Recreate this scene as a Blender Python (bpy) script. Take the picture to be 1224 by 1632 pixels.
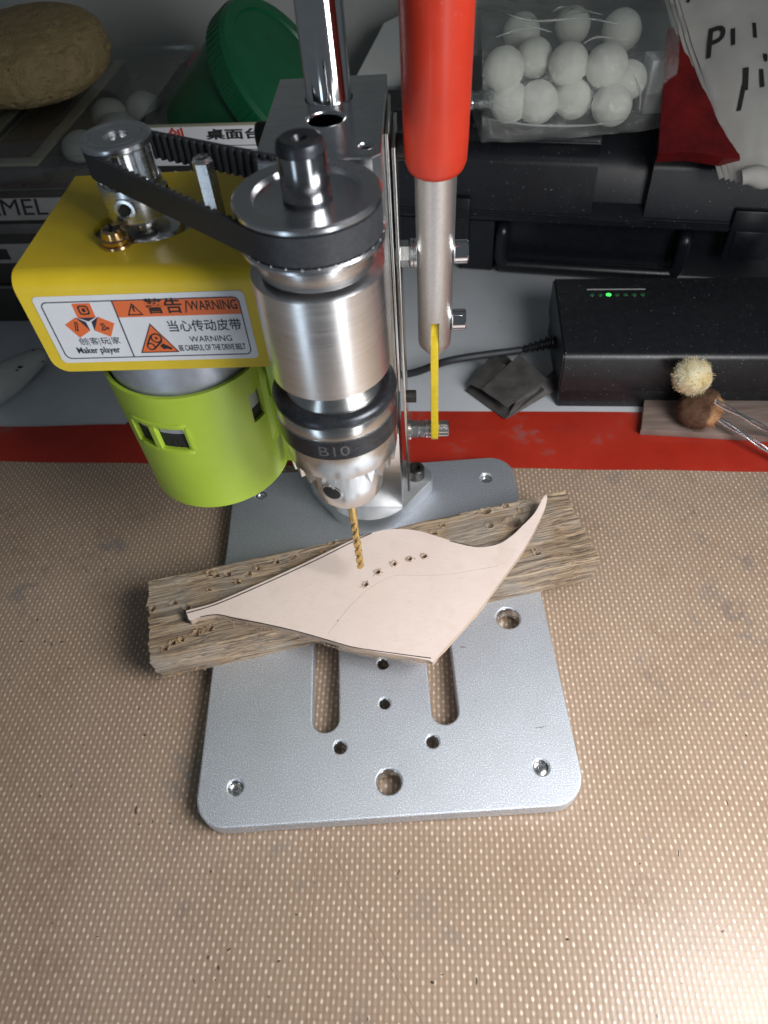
import bpy, bmesh, math, random
from mathutils import Vector, Matrix, noise
R = math.radians
random.seed(7)
for o in list(bpy.data.objects): bpy.data.objects.remove(o, do_unlink=True)
scn = bpy.context.scene
COL = scn.collection
scn.unit_settings.system = 'METRIC'
scn.unit_settings.scale_length = 0.01          # one unit = one centimetre

# ------------------------------------------------------------------ camera
FPX = 1117.155                                  # focal length in pixels of a 1224 x 1632 picture
CP = Vector((1.054, -18.342, 29.548))
_p, _y, _r = R(50.266), R(-1.267), R(-5.132)
_f = Vector((math.sin(_y)*math.cos(_p), math.cos(_y)*math.cos(_p), -math.sin(_p)))
_rt = Vector((math.cos(_y), -math.sin(_y), 0)); _up = _rt.cross(_f)
CR = _rt*math.cos(_r) + _up*math.sin(_r)
CU = _up*math.cos(_r) - _rt*math.sin(_r)
cam_data = bpy.data.cameras.new('camera'); cam = bpy.data.objects.new('camera', cam_data); COL.objects.link(cam)
cam.matrix_world = Matrix(((CR.x, CU.x, -_f.x, CP.x), (CR.y, CU.y, -_f.y, CP.y), (CR.z, CU.z, -_f.z, CP.z), (0, 0, 0, 1)))
cam_data.sensor_fit = 'VERTICAL'; cam_data.sensor_height = 24.0; cam_data.lens = 24.0*FPX/1632
cam_data.clip_start = 0.5; cam_data.clip_end = 1000
cam_data.dof.use_dof = True; cam_data.dof.focus_distance = 30.0; cam_data.dof.aperture_fstop = 0.10
scn.camera = cam

# ------------------------------------------------------------------ world, lamps, exposure
world = bpy.data.worlds.new('World'); scn.world = world; world.use_nodes = True
bg = world.node_tree.nodes['Background']
bg.inputs['Color'].default_value = (0.80, 0.90, 1.0, 1); bg.inputs['Strength'].default_value = 0.08

def area(name, loc, target, sx, sy, power, color):
    d = bpy.data.lights.new(name, 'AREA'); d.shape = 'RECTANGLE'; d.size = sx; d.size_y = sy
    d.energy = power; d.color = color
    o = bpy.data.objects.new(name, d); COL.objects.link(o); o.location = loc
    o.rotation_euler = (Vector(target)-Vector(loc)).to_track_quat('-Z', 'Y').to_euler()
    return o
lamp = area('desk_lamp', (25, -20, 29), (4, -8, 0), 19, 24, 15000, (1.0, 0.99, 0.98)); lamp.data.spread = R(142)
area('window_lamp', (21, -33, 2), (0, 2, 6), 8, 40, 3900, (0.93, 0.97, 1.0))
area('side_window_lamp', (-24, -31, 2), (0, 2, 6), 7, 40, 2100, (0.68, 0.84, 1.0))

vs = scn.view_settings
vs.view_transform = 'Standard'; vs.look = 'None'; vs.exposure = 0.10; vs.gamma = 1.0; vs.use_curve_mapping = False

# ------------------------------------------------------------------ helpers
def ray(px, py): return _f + CR*((px-612)/FPX) - CU*((py-816)/FPX)
def pz(px, py, z): d = ray(px, py); return CP + d*((z-CP.z)/d.z)      # point at height z
def pyy(px, py, y): d = ray(px, py); return CP + d*((y-CP.y)/d.y)     # point at distance y

def material(name, color=(0.5, 0.5, 0.5), rough=0.5, metal=0.0, **kw):
    m = bpy.data.materials.new(name); m.use_nodes = True
    nt = m.node_tree; b = nt.nodes['Principled BSDF']
    b.inputs['Base Color'].default_value = (*color, 1); b.inputs['Roughness'].default_value = rough
    b.inputs['Metallic'].default_value = metal
    for k, v in kw.items(): b.inputs[k.replace('_', ' ')].default_value = v
    return m
def N(m, t, **kw):
    n = m.node_tree.nodes.new(t)
    for k, v in kw.items():
        if hasattr(n, k): setattr(n, k, v)
        else: n.inputs[k].default_value = v
    return n
def L(m, a, b): m.node_tree.links.new(a, b)
def B(m): return m.node_tree.nodes['Principled BSDF']
def coords(m, scale=(1, 1, 1), rot=(0, 0, 0)):
    tc = N(m, 'ShaderNodeTexCoord'); mp = N(m, 'ShaderNodeMapping')
    mp.inputs['Scale'].default_value = scale; mp.inputs['Rotation'].default_value = rot
    L(m, tc.outputs['Object'], mp.inputs['Vector']); return mp.outputs['Vector']
def noise_tex(m, vec, scale, detail=4, rough=0.55):
    n = N(m, 'ShaderNodeTexNoise'); n.inputs['Scale'].default_value = scale
    n.inputs['Detail'].default_value = detail; n.inputs['Roughness'].default_value = rough
    L(m, vec, n.inputs['Vector']); return n.outputs['Fac']
def ramp(m, fac, stops):
    r = N(m, 'ShaderNodeValToRGB'); cr = r.color_ramp
    while len(cr.elements) < len(stops): cr.elements.new(0.5)
    for e, (p, c) in zip(cr.elements, stops):
        e.position = p; e.color = (*c, 1) if not isinstance(c, (int, float)) else (c, c, c, 1)
    L(m, fac, r.inputs['Fac']); return r.outputs['Color']
def mixc(m, fac, a, b, mode='MIX'):
    n = N(m, 'ShaderNodeMix'); n.data_type = 'RGBA'; n.blend_type = mode
    for s, v in (('A', a), ('B', b)):
        i = [q for q in n.inputs if q.name == s and q.type == 'RGBA'][0]
        if hasattr(v, 'node'): L(m, v, i)
        else: i.default_value = (*v, 1)
    if hasattr(fac, 'node'): L(m, fac, n.inputs[0])
    else: n.inputs[0].default_value = fac
    return [q for q in n.outputs if q.type == 'RGBA'][0]
def math_node(m, op, a, b=None, c=None):
    n = N(m, 'ShaderNodeMath'); n.operation = op
    for i, v in enumerate((a, b, c)):
        if v is None: continue
        if hasattr(v, 'node'): L(m, v, n.inputs[i])
        else: n.inputs[i].default_value = v
    return n.outputs[0]
def bump(m, height, strength=0.3, dist=0.05, prev=None):
    n = N(m, 'ShaderNodeBump'); n.inputs['Strength'].default_value = strength; n.inputs['Distance'].default_value = dist
    L(m, height, n.inputs['Height'])
    if prev: L(m, prev, n.inputs['Normal'])
    L(m, n.outputs['Normal'], B(m).inputs['Normal']); return n.outputs['Normal']
def varied(name, c1, c2, scale=3.0, rough=0.5, metal=0.0, rvar=0.12, bscale=None, bstr=0.1, bdist=0.02, stretch=(1, 1, 1), **kw):
    """a colour that wanders between two tones, with uneven roughness and optional fine relief"""
    m = material(name, c1, rough, metal, **kw)
    v = coords(m, stretch); f = noise_tex(m, v, scale, 5)
    L(m, ramp(m, f, [(0.3, c1), (0.7, c2)]), B(m).inputs['Base Color'])
    f2 = noise_tex(m, v, scale*2.7, 4)
    mr = N(m, 'ShaderNodeMapRange'); mr.inputs['To Min'].default_value = max(0.02, rough-rvar); mr.inputs['To Max'].default_value = rough+rvar
    L(m, f2, mr.inputs['Value']); L(m, mr.outputs['Result'], B(m).inputs['Roughness'])
    if bscale: bump(m, noise_tex(m, v, bscale, 3), bstr, bdist)
    return m

def new_mesh(name, bm, smooth=35):
    bmesh.ops.recalc_face_normals(bm, faces=bm.faces)
    me = bpy.data.meshes.new(name); bm.to_mesh(me); bm.free()
    if smooth:
        for p in me.polygons: p.use_smooth = True
        me.set_sharp_from_angle(angle=R(smooth))
    return me
def obj(name, src, mat, parent=None, smooth=35, label=None, M=None):
    me = src if isinstance(src, bpy.types.Mesh) else new_mesh(name, src, smooth)
    if M is not None: me.transform(M)
    if mat is not None and not me.materials: me.materials.append(mat)
    o = bpy.data.objects.new(name, me); COL.objects.link(o)
    if parent is not None:
        o.parent = parent
        w = Vector((0, 0, 0)); q = parent
        while q is not None: w += q.location; q = q.parent
        o.location = -w
    if label: o['label'] = label
    return o
def thing(name, label, cat, loc, group=None):
    o = bpy.data.objects.new(name, None); COL.objects.link(o); o.location = loc; o.empty_display_size = 1
    o['label'] = label; o['category'] = cat
    if group: o['group'] = group
    return o
def tag(o, label, cat, group=None):
    o['label'] = label; o['category'] = cat
    if group: o['group'] = group
    return o
def structure(o): o['kind'] = 'structure'; return o
def stuff(o): o['kind'] = 'stuff'; return o

def T(x, y, z): return Matrix.Translation((x, y, z))
def frame(loc, x, y, z):                            # matrix from an origin and three axes
    return Matrix(((x[0], y[0], z[0], loc[0]), (x[1], y[1], z[1], loc[1]), (x[2], y[2], z[2], loc[2]), (0, 0, 0, 1)))
def axis_frame(loc, z):
    z = Vector(z).normalized(); q = z.to_track_quat('Z', 'Y').to_matrix().to_4x4(); return T(*loc) @ q
def lathe(bm, prof, seg=64, M=Matrix(), closed=False):
    rings = []
    for r, z in prof:
        if r < 1e-6: rings.append([bm.verts.new(M @ Vector((0, 0, z)))])
        else: rings.append([bm.verts.new(M @ Vector((r*math.cos(2*math.pi*i/seg), r*math.sin(2*math.pi*i/seg), z))) for i in range(seg)])
    pairs = list(zip(rings, rings[1:]))
    if closed: pairs.append((rings[-1], rings[0]))
    for a, b in pairs:
        for i in range(seg):
            j = (i+1) % seg
            if len(a) == 1 and len(b) == 1: continue
            if len(a) == 1: bm.faces.new((a[0], b[i], b[j]))
            elif len(b) == 1: bm.faces.new((a[i], a[j], b[0]))
            else: bm.faces.new((a[i], a[j], b[j], b[i]))
    return bm
def box(bm, x0, x1, y0, y1, z0, z1, M=Matrix(), bevel=0.0, seg=2):
    vs_ = [bm.verts.new(M @ Vector(c)) for c in ((x0,y0,z0),(x1,y0,z0),(x1,y1,z0),(x0,y1,z0),(x0,y0,z1),(x1,y0,z1),(x1,y1,z1),(x0,y1,z1))]
    fs = [bm.faces.new([vs_[i] for i in q]) for q in ((3,2,1,0),(4,5,6,7),(0,1,5,4),(1,2,6,5),(2,3,7,6),(3,0,4,7))]
    if bevel > 0:
        es = list({e for f in fs for e in f.edges})
        bmesh.ops.bevel(bm, geom=es, offset=bevel, segments=seg, profile=0.5, affect='EDGES')
    return bm
def prism(bm, pts, z0, z1, M=Matrix(), bevel=0.0, seg=2):
    a = [bm.verts.new(M @ Vector((p[0], p[1], z0))) for p in pts]
    b = [bm.verts.new(M @ Vector((p[0], p[1], z1))) for p in pts]
    n = len(pts); bot = bm.faces.new(a[::-1]); top = bm.faces.new(b)
    for i in range(n): bm.faces.new((a[i], a[(i+1) % n], b[(i+1) % n], b[i]))
    if bevel > 0: bmesh.ops.bevel(bm, geom=list(set(top.edges)|set(bot.edges)), offset=bevel, segments=seg, profile=0.5, affect='EDGES')
    return bm
def tube(bm, path, r, seg=12, cap=True):
    path = [Vector(p) for p in path]; rr = r if isinstance(r, (list, tuple)) else [r]*len(path)
    prev = None; rings = []
    for i, p in enumerate(path):
        t = (path[min(i+1, len(path)-1)]-path[max(i-1, 0)]).normalized()
        if prev is None: n = t.orthogonal().normalized()
        else: n = (prev - t*prev.dot(t)).normalized()
        prev = n; b = t.cross(n)
        rings.append([bm.verts.new(p+(n*math.cos(2*math.pi*k/seg)+b*math.sin(2*math.pi*k/seg))*rr[i]) for k in range(seg)])
    for a, b in zip(rings, rings[1:]):
        for k in range(seg): bm.faces.new((a[k], a[(k+1) % seg], b[(k+1) % seg], b[k]))
    if cap: bm.faces.new(rings[0][::-1]); bm.faces.new(rings[-1])
    return bm
def circle(cx, cy, r, n=32, a0=0): return [(cx+r*math.cos(a0+2*math.pi*i/n), cy+r*math.sin(a0+2*math.pi*i/n)) for i in range(n)]
def rrect(x0, x1, y0, y1, r, n=8):
    if not isinstance(r, (list, tuple)): r = [r]*4         # bl, br, tr, tl
    out = []
    for (cx, cy, a, q) in ((x0+r[0], y0+r[0], 180, r[0]), (x1-r[1], y0+r[1], 270, r[1]), (x1-r[2], y1-r[2], 0, r[2]), (x0+r[3], y1-r[3], 90, r[3])):
        if q < 1e-4: out.append((cx, cy)); continue
        for i in range(n+1): t = R(a+90*i/n); out.append((cx+q*math.cos(t), cy+q*math.sin(t)))
    return out
def slot(cx, cy0, cy1, r, n=12):
    return [(cx+r*math.cos(R(180*i/n)), cy1+r*math.sin(R(180*i/n))) for i in range(n+1)] + [(cx+r*math.cos(R(180+180*i/n)), cy0+r*math.sin(R(180+180*i/n))) for i in range(n+1)]
def sheet(outlines, half, bevel=0.0, bres=2):
    """filled flat plate with holes (first outline is the border), thickness 2*(half+bevel)"""
    cu = bpy.data.curves.new('c', 'CURVE'); cu.dimensions = '2D'; cu.fill_mode = 'BOTH'
    cu.extrude = half; cu.bevel_depth = bevel; cu.bevel_resolution = bres
    if bevel: cu.offset = -bevel
    for pts in outlines:
        s = cu.splines.new('POLY'); s.points.add(len(pts)-1); s.use_cyclic_u = True
        for p, c in zip(s.points, pts): p.co = (c[0], c[1], 0, 1)
    o = bpy.data.objects.new('c', cu); COL.objects.link(o)
    dg = bpy.context.evaluated_depsgraph_get(); me = bpy.data.meshes.new_from_object(o.evaluated_get(dg))
    bpy.data.objects.remove(o, do_unlink=True); bpy.data.curves.remove(cu)
    bm = bmesh.new(); bm.from_mesh(me); bpy.data.meshes.remove(me)
    bmesh.ops.remove_doubles(bm, verts=bm.verts, dist=1e-4)
    return bm
def text_mesh(body, size, M, depth=0.004, width=1.0, shear=0.0, align='LEFT', bold=0.0):
    cu = bpy.data.curves.new('t', 'FONT'); cu.body = body; cu.size = size; cu.extrude = depth; cu.shear = shear
    cu.align_x = align; cu.align_y = 'BOTTOM_BASELINE' if False else 'BOTTOM'; cu.resolution_u = 4; cu.offset = bold
    o = bpy.data.objects.new('t', cu); COL.objects.link(o)
    dg = bpy.context.evaluated_depsgraph_get(); me = bpy.data.meshes.new_from_object(o.evaluated_get(dg))
    bpy.data.objects.remove(o, do_unlink=True); bpy.data.curves.remove(cu)
    me.materials.clear()
    me.transform(M @ Matrix.Diagonal((width, 1, 1, 1))); return me
def catmull(pts, n=6, closed=True):
    out = []; m = len(pts)
    for i in range(m if closed else m-1):
        p = [Vector(pts[(i+k) % m]) if closed else Vector(pts[min(max(i+k, 0), m-1)]) for k in (-1, 0, 1, 2)]
        for j in range(n):
            t = j/n
            out.append(0.5*((2*p[1])+(p[2]-p[0])*t+(2*p[0]-5*p[1]+4*p[2]-p[3])*t*t+(3*p[1]-p[0]-3*p[2]+p[3])*t**3))
    if not closed: out.append(Vector(pts[-1]))
    return out
def fnoise(x, y, z=0.0, o=4): return noise.fractal(Vector((x, y, z)), 1.0, 2.0, o)

TABLE = -1.0            # top of the silicone mat; the drill's base plate has its top at z = 0
DESK = -1.16

# ------------------------------------------------------------------ materials
m_desk = varied('desk_laminate', (0.50, 0.53, 0.57), (0.60, 0.63, 0.66), 0.25, 0.42, bscale=9, bstr=0.04)
def _desk():
    m = m_desk; v = coords(m)
    spots = ramp(m, noise_tex(m, v, 1.3, 3), [(0.70, 0.0), (0.76, 1.0)])
    green = ramp(m, noise_tex(m, v, 0.16, 2), [(0.62, 0.0), (0.70, 1.0)])
    base = B(m).inputs['Base Color'].links[0].from_socket
    c = mixc(m, math_node(m, 'MULTIPLY', spots, 0.35), base, (0.25, 0.25, 0.24))
    c = mixc(m, math_node(m, 'MULTIPLY', green, 0.35), c, (0.42, 0.47, 0.38))
    L(m, c, B(m).inputs['Base Color'])
_desk()
m_wall = varied('wall_paint', (0.44, 0.46, 0.44), (0.50, 0.51, 0.49), 0.12, 0.8, bscale=2.5, bstr=0.05)

def woven():
    m = material('woven_silicone', (0.4, 0.3, 0.2), 0.34); b = B(m)
    v = coords(m, rot=(0, 0, R(4)))
    wob = N(m, 'ShaderNodeTexNoise'); wob.inputs['Scale'].default_value = 0.5; wob.inputs['Detail'].default_value = 2; L(m, v, wob.inputs['Vector'])
    sub = N(m, 'ShaderNodeVectorMath'); sub.operation = 'SUBTRACT'; L(m, wob.outputs['Color'], sub.inputs[0]); sub.inputs[1].default_value = (.5, .5, .5)
    scl = N(m, 'ShaderNodeVectorMath'); scl.operation = 'SCALE'; L(m, sub.outputs[0], scl.inputs[0]); scl.inputs['Scale'].default_value = 0.16
    add = N(m, 'ShaderNodeVectorMath'); L(m, v, add.inputs[0]); L(m, scl.outputs[0], add.inputs[1])
    sp = N(m, 'ShaderNodeSeparateXYZ'); L(m, add.outputs[0], sp.inputs[0])
    u = math_node(m, 'MULTIPLY', sp.outputs['X'], 1/0.43); w = math_node(m, 'MULTIPLY', sp.outputs['Y'], 1/0.212)
    row = math_node(m, 'FLOOR', w); half = math_node(m, 'MULTIPLY', math_node(m, 'PINGPONG', row, 1.0), 0.5)
    u2 = math_node(m, 'ADD', u, half)
    du = math_node(m, 'SUBTRACT', math_node(m, 'FRACT', u2), 0.5); dv = math_node(m, 'SUBTRACT', math_node(m, 'FRACT', w), 0.5)
    # per-stitch size so the weave is not a perfect print
    cell = N(m, 'ShaderNodeCombineXYZ'); L(m, math_node(m, 'FLOOR', u2), cell.inputs[0]); L(m, row, cell.inputs[1])
    wn = N(m, 'ShaderNodeTexWhiteNoise'); wn.noise_dimensions = '2D'; L(m, cell.outputs[0], wn.inputs['Vector'])
    d2 = math_node(m, 'ADD', math_node(m, 'POWER', math_node(m, 'MULTIPLY', du, 7.0), 2.0), math_node(m, 'POWER', math_node(m, 'MULTIPLY', dv, 2.2), 2.0))
    dist = math_node(m, 'SQRT', d2)
    mr = N(m, 'ShaderNodeMapRange'); mr.interpolation_type = 'SMOOTHSTEP'
    mr.inputs['From Min'].default_value = 1.1; mr.inputs['From Max'].default_value = 0.45; L(m, dist, mr.inputs['Value'])
    dot = math_node(m, 'MULTIPLY', mr.outputs['Result'], math_node(m, 'ADD', math_node(m, 'MULTIPLY', wn.outputs['Value'], 0.6), 0.45))
    # warp threads: faint stripes between the stitches
    stripe = math_node(m, 'SUBTRACT', 0.5, math_node(m, 'ABSOLUTE', math_node(m, 'SUBTRACT', math_node(m, 'FRACT', math_node(m, 'MULTIPLY', u, 2.0)), 0.5)))
    weft = math_node(m, 'ABSOLUTE', dv)
    tone = noise_tex(m, v, 0.13, 4)
    basec = ramp(m, tone, [(0.30, (0.355, 0.252, 0.180)), (0.7, (0.440, 0.322, 0.240))])
    basec = mixc(m, math_node(m, 'ADD', math_node(m, 'MULTIPLY', stripe, 1.15), math_node(m, 'MULTIPLY', weft, 0.30)), basec, (0.215, 0.157, 0.110))
    col = mixc(m, math_node(m, 'MULTIPLY', dot, 0.60), basec, (0.84, 0.72, 0.59))
    # ink and soot stains with their own shapes
    st = math_node(m, 'MULTIPLY', ramp(m, noise_tex(m, v, 0.32, 3), [(0.60, 0.0), (0.72, 1.0)]), ramp(m, noise_tex(m, v, 1.1, 3), [(0.44, 0.0), (0.60, 1.0)]))
    col = mixc(m, math_node(m, 'MULTIPLY', st, 0.60), col, (0.17, 0.16, 0.165))
    br_ = math_node(m, 'MULTIPLY', ramp(m, noise_tex(m, v, 0.21, 5, 0.7), [(0.52, 0.0), (0.66, 1.0)]), ramp(m, noise_tex(m, v, 2.2, 4), [(0.40, 0.0), (0.70, 1.0)]))
    col = mixc(m, math_node(m, 'MULTIPLY', br_, 0.55), col, (0.20, 0.125, 0.085))
    sp2 = ramp(m, noise_tex(m, v, 5.0, 2), [(0.71, 0.0), (0.75, 1.0)])
    col = mixc(m, math_node(m, 'MULTIPLY', sp2, 0.55), col, (0.12, 0.09, 0.07))
    L(m, col, b.inputs['Base Color'])
    h = math_node(m, 'ADD', math_node(m, 'MULTIPLY', dot, 0.5), math_node(m, 'MULTIPLY', stripe, -0.6))
    n1 = bump(m, h, 0.40, 0.022)
    bump(m, noise_tex(m, v, 9.0, 3), 0.16, 0.022, n1)
    rr = N(m, 'ShaderNodeMapRange'); rr.inputs['To Min'].default_value = 0.19; rr.inputs['To Max'].default_value = 0.33
    L(m, noise_tex(m, v, 1.5, 4), rr.inputs['Value']); L(m, rr.outputs['Result'], b.inputs['Roughness'])
    return m
m_woven = woven()
def red_sil():
    m = varied('red_silicone', (0.36, 0.020, 0.010), (0.45, 0.030, 0.014), 0.35, 0.36, bscale=14, bstr=0.05)
    v = coords(m); base = B(m).inputs['Base Color'].links[0].from_socket
    st = math_node(m, 'MULTIPLY', ramp(m, noise_tex(m, v, 0.35, 3), [(0.60, 0.0), (0.70, 1.0)]), ramp(m, noise_tex(m, v, 1.8, 4), [(0.42, 0.0), (0.62, 1.0)]))
    c = mixc(m, math_node(m, 'MULTIPLY', st, 0.6), base, (0.20, 0.13, 0.12))
    d = ramp(m, noise_tex(m, v, 9.0, 2), [(0.76, 0.0), (0.79, 1.0)])
    L(m, mixc(m, math_node(m, 'MULTIPLY', d, 0.5), c, (0.7, 0.5, 0.45)), B(m).inputs['Base Color']); return m
m_red_sil = red_sil()

def blasted():
    m = material('blasted_aluminium', (0.60, 0.625, 0.66), 0.36, 1.0); v = coords(m)
    grain = noise_tex(m, v, 19.0, 4, 0.75); big = noise_tex(m, v, 0.5, 3)
    c = ramp(m, grain, [(0.34, (0.46, 0.50, 0.57)), (0.53, (0.63, 0.675, 0.75)), (0.62, (1.0, 1.0, 1.0))])
    c = mixc(m, math_node(m, 'MULTIPLY', ramp(m, big, [(0.4, 0.0), (0.8, 1.0)]), 0.25), c, (0.50, 0.51, 0.52))
    L(m, c, B(m).inputs['Base Color'])
    sc = noise_tex(m, coords(m, (14, .35, 1), (0, 0, R(35))), 1.0, 2); L(m, mixc(m, math_node(m, 'MULTIPLY', ramp(m, sc, [(0.74, 0.0), (0.77, 1.0)]), .35), c, (.95, .96, .98)), B(m).inputs['Base Color'])
    n1 = bump(m, grain, 0.75, 0.03)
    mr = N(m, 'ShaderNodeMapRange'); mr.inputs['To Min'].default_value = 0.48; mr.inputs['To Max'].default_value = 0.66
    L(m, noise_tex(m, v, 26.0, 2), mr.inputs['Value']); L(m, mr.outputs['Result'], B(m).inputs['Roughness']); return m
m_plate = blasted()
def turned(name, col, rough, rings=16.0, strength=0.05):
    m = material(name, col, rough, 1.0); v = coords(m, (0.35, 0.35, rings)); f = noise_tex(m, v, 1.0, 4, 0.65)
    L(m, ramp(m, f, [(0.3, tuple(c*0.93 for c in col)), (0.7, tuple(min(1, c*1.05) for c in col))]), B(m).inputs['Base Color'])
    mr = N(m, 'ShaderNodeMapRange'); mr.inputs['To Min'].default_value = rough*0.7; mr.inputs['To Max'].default_value = rough*1.4
    L(m, f, mr.inputs['Value']); L(m, mr.outputs['Result'], B(m).inputs['Roughness'])
    bump(m, f, strength, 0.02); return m
m_turned = turned('turned_aluminium', (0.86, 0.85, 0.85), 0.30)
m_pulley = turned('machined_aluminium', (0.66, 0.67, 0.69), 0.25, 5.0, 0.03)
m_chuck = turned('ground_steel', (0.66, 0.65, 0.63), 0.22, 22.0, 0.04)
m_darksteel = turned('dark_ground_steel', (0.40, 0.40, 0.41), 0.16, 8.0, 0.02)
m_blackened = varied('blackened_steel', (0.030, 0.034, 0.042), (0.055, 0.058, 0.066), 4, 0.30, 0.6, bscale=30, bstr=0.05)
m_chrome = varied('chrome', (0.78, 0.79, 0.81), (0.86, 0.86, 0.87), 3, 0.07, 1.0, rvar=0.03)
m_zinc = varied('zinc_steel', (0.68, 0.69, 0.71), (0.80, 0.80, 0.79), 5, 0.24, 1.0, bscale=18, bstr=0.06)
m_block = varied('mill_aluminium', (0.56, 0.58, 0.61), (0.66, 0.68, 0.70), 1.4, 0.22, 1.0, rvar=.07, bscale=10, bstr=0.02, stretch=(1, 4, 1))
m_cast = varied('satin_cast_aluminium', (0.74, 0.77, 0.80), (0.82, 0.84, 0.87), 2, 0.46, 1.0, bscale=20, bstr=0.05)
m_tube = varied('anodised_tube', (0.63, 0.63, 0.63), (0.72, 0.71, 0.71), 8, 0.42, 1.0, bscale=40, bstr=0.10)
m_sideplate = varied('plated_steel_strip', (0.48, 0.46, 0.44), (0.62, 0.60, 0.57), 2, 0.22, 1.0)
m_yellow = varied('yellow_powder_coat', (0.74, 0.535, 0.022), (0.80, 0.585, 0.030), 1.0, 0.40, bscale=26, bstr=0.14, bdist=0.02)
m_yellow2 = varied('yellow_anodised_link', (0.52, 0.38, 0.015), (0.64, 0.48, 0.025), 4, 0.38, bscale=18, bstr=0.5)
m_red_grip = varied('red_rubber_grip', (0.46, 0.030, 0.012), (0.52, 0.038, 0.015), 0.6, 0.36, rvar=0.08, bscale=30, bstr=0.03)
m_green = varied('lime_plastic', (0.42, 0.60, 0.050), (0.48, 0.66, 0.070), 0.5, 0.34, rvar=0.06, Subsurface_Weight=0.15)
B(m_green).inputs['Subsurface Radius'].default_value = (0.3, 0.4, 0.05)
m_motor = varied('motor_can', (0.40, 0.43, 0.50), (0.50, 0.53, 0.60), 2, 0.42, 0.55)
m_dark = material('dark_interior', (0.015, 0.015, 0.015), 0.7)
m_rubber = varied('black_belt_rubber', (0.020, 0.022, 0.027), (0.034, 0.036, 0.042), 6, 0.52, bscale=35, bstr=0.12)
m_blackscrew = varied('black_oxide_screw', (0.020, 0.020, 0.022), (0.05, 0.045, 0.04), 6, 0.34, 0.5)
m_brass = varied('yellow_zinc_screw', (0.62, 0.38, 0.18), (0.80, 0.58, 0.30), 5, 0.20, 1.0)
m_gold = varied('titanium_coated_bit', (0.62, 0.42, 0.14), (0.78, 0.56, 0.24), 5, 0.28, 1.0)
m_white = varied('sticker_white', (0.74, 0.76, 0.80), (0.78, 0.80, 0.83), 2, 0.35)
m_orange = material('print_orange', (0.80, 0.16, 0.035), 0.4)
m_navy = material('print_navy', (0.018, 0.022, 0.05), 0.45)
m_ink = material('print_black', (0.02, 0.02, 0.02), 0.6)

# ------------------------------------------------------------------ the setting: desk and wall
bm = bmesh.new(); box(bm, -75, 80, -20.3, 56, -5.0, DESK, bevel=0.25); structure(obj('desk_top', bm, m_desk))
bm = bmesh.new(); box(bm, -75, 80, 54, 56, DESK, 95, Matrix.Rotation(R(-4), 4, 'Z'), 0.05); structure(obj('wall', bm, m_wall))

# ------------------------------------------------------------------ silicone mats
bl, br = Vector((-34.0, 14.7)), Vector((36.0, 6.35))
def mat_line(t, off): p = bl.lerp(br, t); return p + Vector((0.118, 0.993))*off
MATN = 60
mat = thing('baking_mat', 'tan woven silicone mat with red border under the drill press', 'mat', (0, -6, DESK))
bm = bmesh.new()
back = [mat_line(i/MATN, 0.03*math.sin(i*0.9)) for i in range(MATN+1)]
prism(bm, [(-33, -19.9), (35, -19.9)] + [(p.x, p.y) for p in reversed(back)], DESK+0.02, TABLE, bevel=0.0)
obj('woven_field', bm, m_woven, mat)
bm = bmesh.new()
outer = [mat_line(i/MATN, 3.25 + 0.10*math.sin(i*0.37+1)+0.25*math.exp(-((i-14)/4)**2)) for i in range(MATN+1)]
prism(bm, [(p.x, p.y) for p in [mat_line(i/MATN, 0.03*math.sin(i*0.9)+0.004) for i in range(MATN+1)]] + [(p.x, p.y) for p in reversed(outer)], DESK+0.02, TABLE-0.03)
obj('red_border', bm, m_red_sil, mat)
pts = [pz(*p, DESK) for p in ((186, 700), (192, 684), (212, 668), (240, 660), (460, 655), (650, 655.5), (800, 656), (1010, 657), (1040, 662), (1042, 700), (700, 700), (400, 704))]
bm = bmesh.new(); prism(bm, [(p.x, p.y) for p in catmull([(p.x, p.y) for p in pts], 4)], DESK+0.003, DESK+0.016)
tag(obj('silicone_sheet', bm, m_red_sil), 'second thin red silicone sheet peeking out behind the mat border', 'sheet')

for pts_ in (((505, 1326), (501, 1400), (497, 1480), (492, 1560), (488, 1660)), ((524, 1342), (560, 1420), (600, 1500), (650, 1590), (690, 1660))):
    b_ = bmesh.new(); q_ = [pz(*p, TABLE) for p in pts_]; tube(b_, catmull([(p.x, p.y, TABLE-.006) for p in q_], 8, False), .014, 6); obj('crease', b_, material('crease_brown', (.20, .13, .085), .6), mat, 60)

# loose fluff and dark slivers that nobody could count
bm = bmesh.new(); random.seed(3)
def sliver(x, y, z, l, w, a):
    d = Vector((math.cos(a), math.sin(a), 0)); n = Vector((-d.y, d.x, 0)); b = random.uniform(-.3, .3)*l
    tube(bm, [Vector((x, y, z+w)) - d*l/2, Vector((x, y, z+w)) + n*b*0.5, Vector((x, y, z+w)) + d*l/2], [w*.6, w, w*.5], 5)
for _ in range(150):
    x, y = random.uniform(-22, 22), random.uniform(-18, 8)
    if abs(x) < 8.4 and y > -10.2: continue
    sliver(x, y, TABLE, random.choice((.05, .06, .08, .12, .22)), random.uniform(.012, .024), random.uniform(0, 3.14))
for px, py, l in ((535, 145, .35), (160, 90, .1), (545, 200, .06), (855, 760, .14), (895, 690, .14), (825, 385, .1), (815, 720, .12), (1090, 735, .1)):
    p = pz(px/2.448, 1232+py/2.448, TABLE); sliver(p.x, p.y, TABLE, l, .03, random.uniform(0.6, 2))
for px, py in ((232, 1172), (690, 1566), (905, 1498), (1195, 1640), (35, 1023), (100, 1024)):
    p = pz(px, py, TABLE); sliver(p.x, p.y, TABLE, .1, .045, random.uniform(0, 3))
m_fluff = varied('dark_fluff', (0.03, 0.025, 0.02), (0.12, 0.08, 0.05), 5, 0.8)
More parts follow.
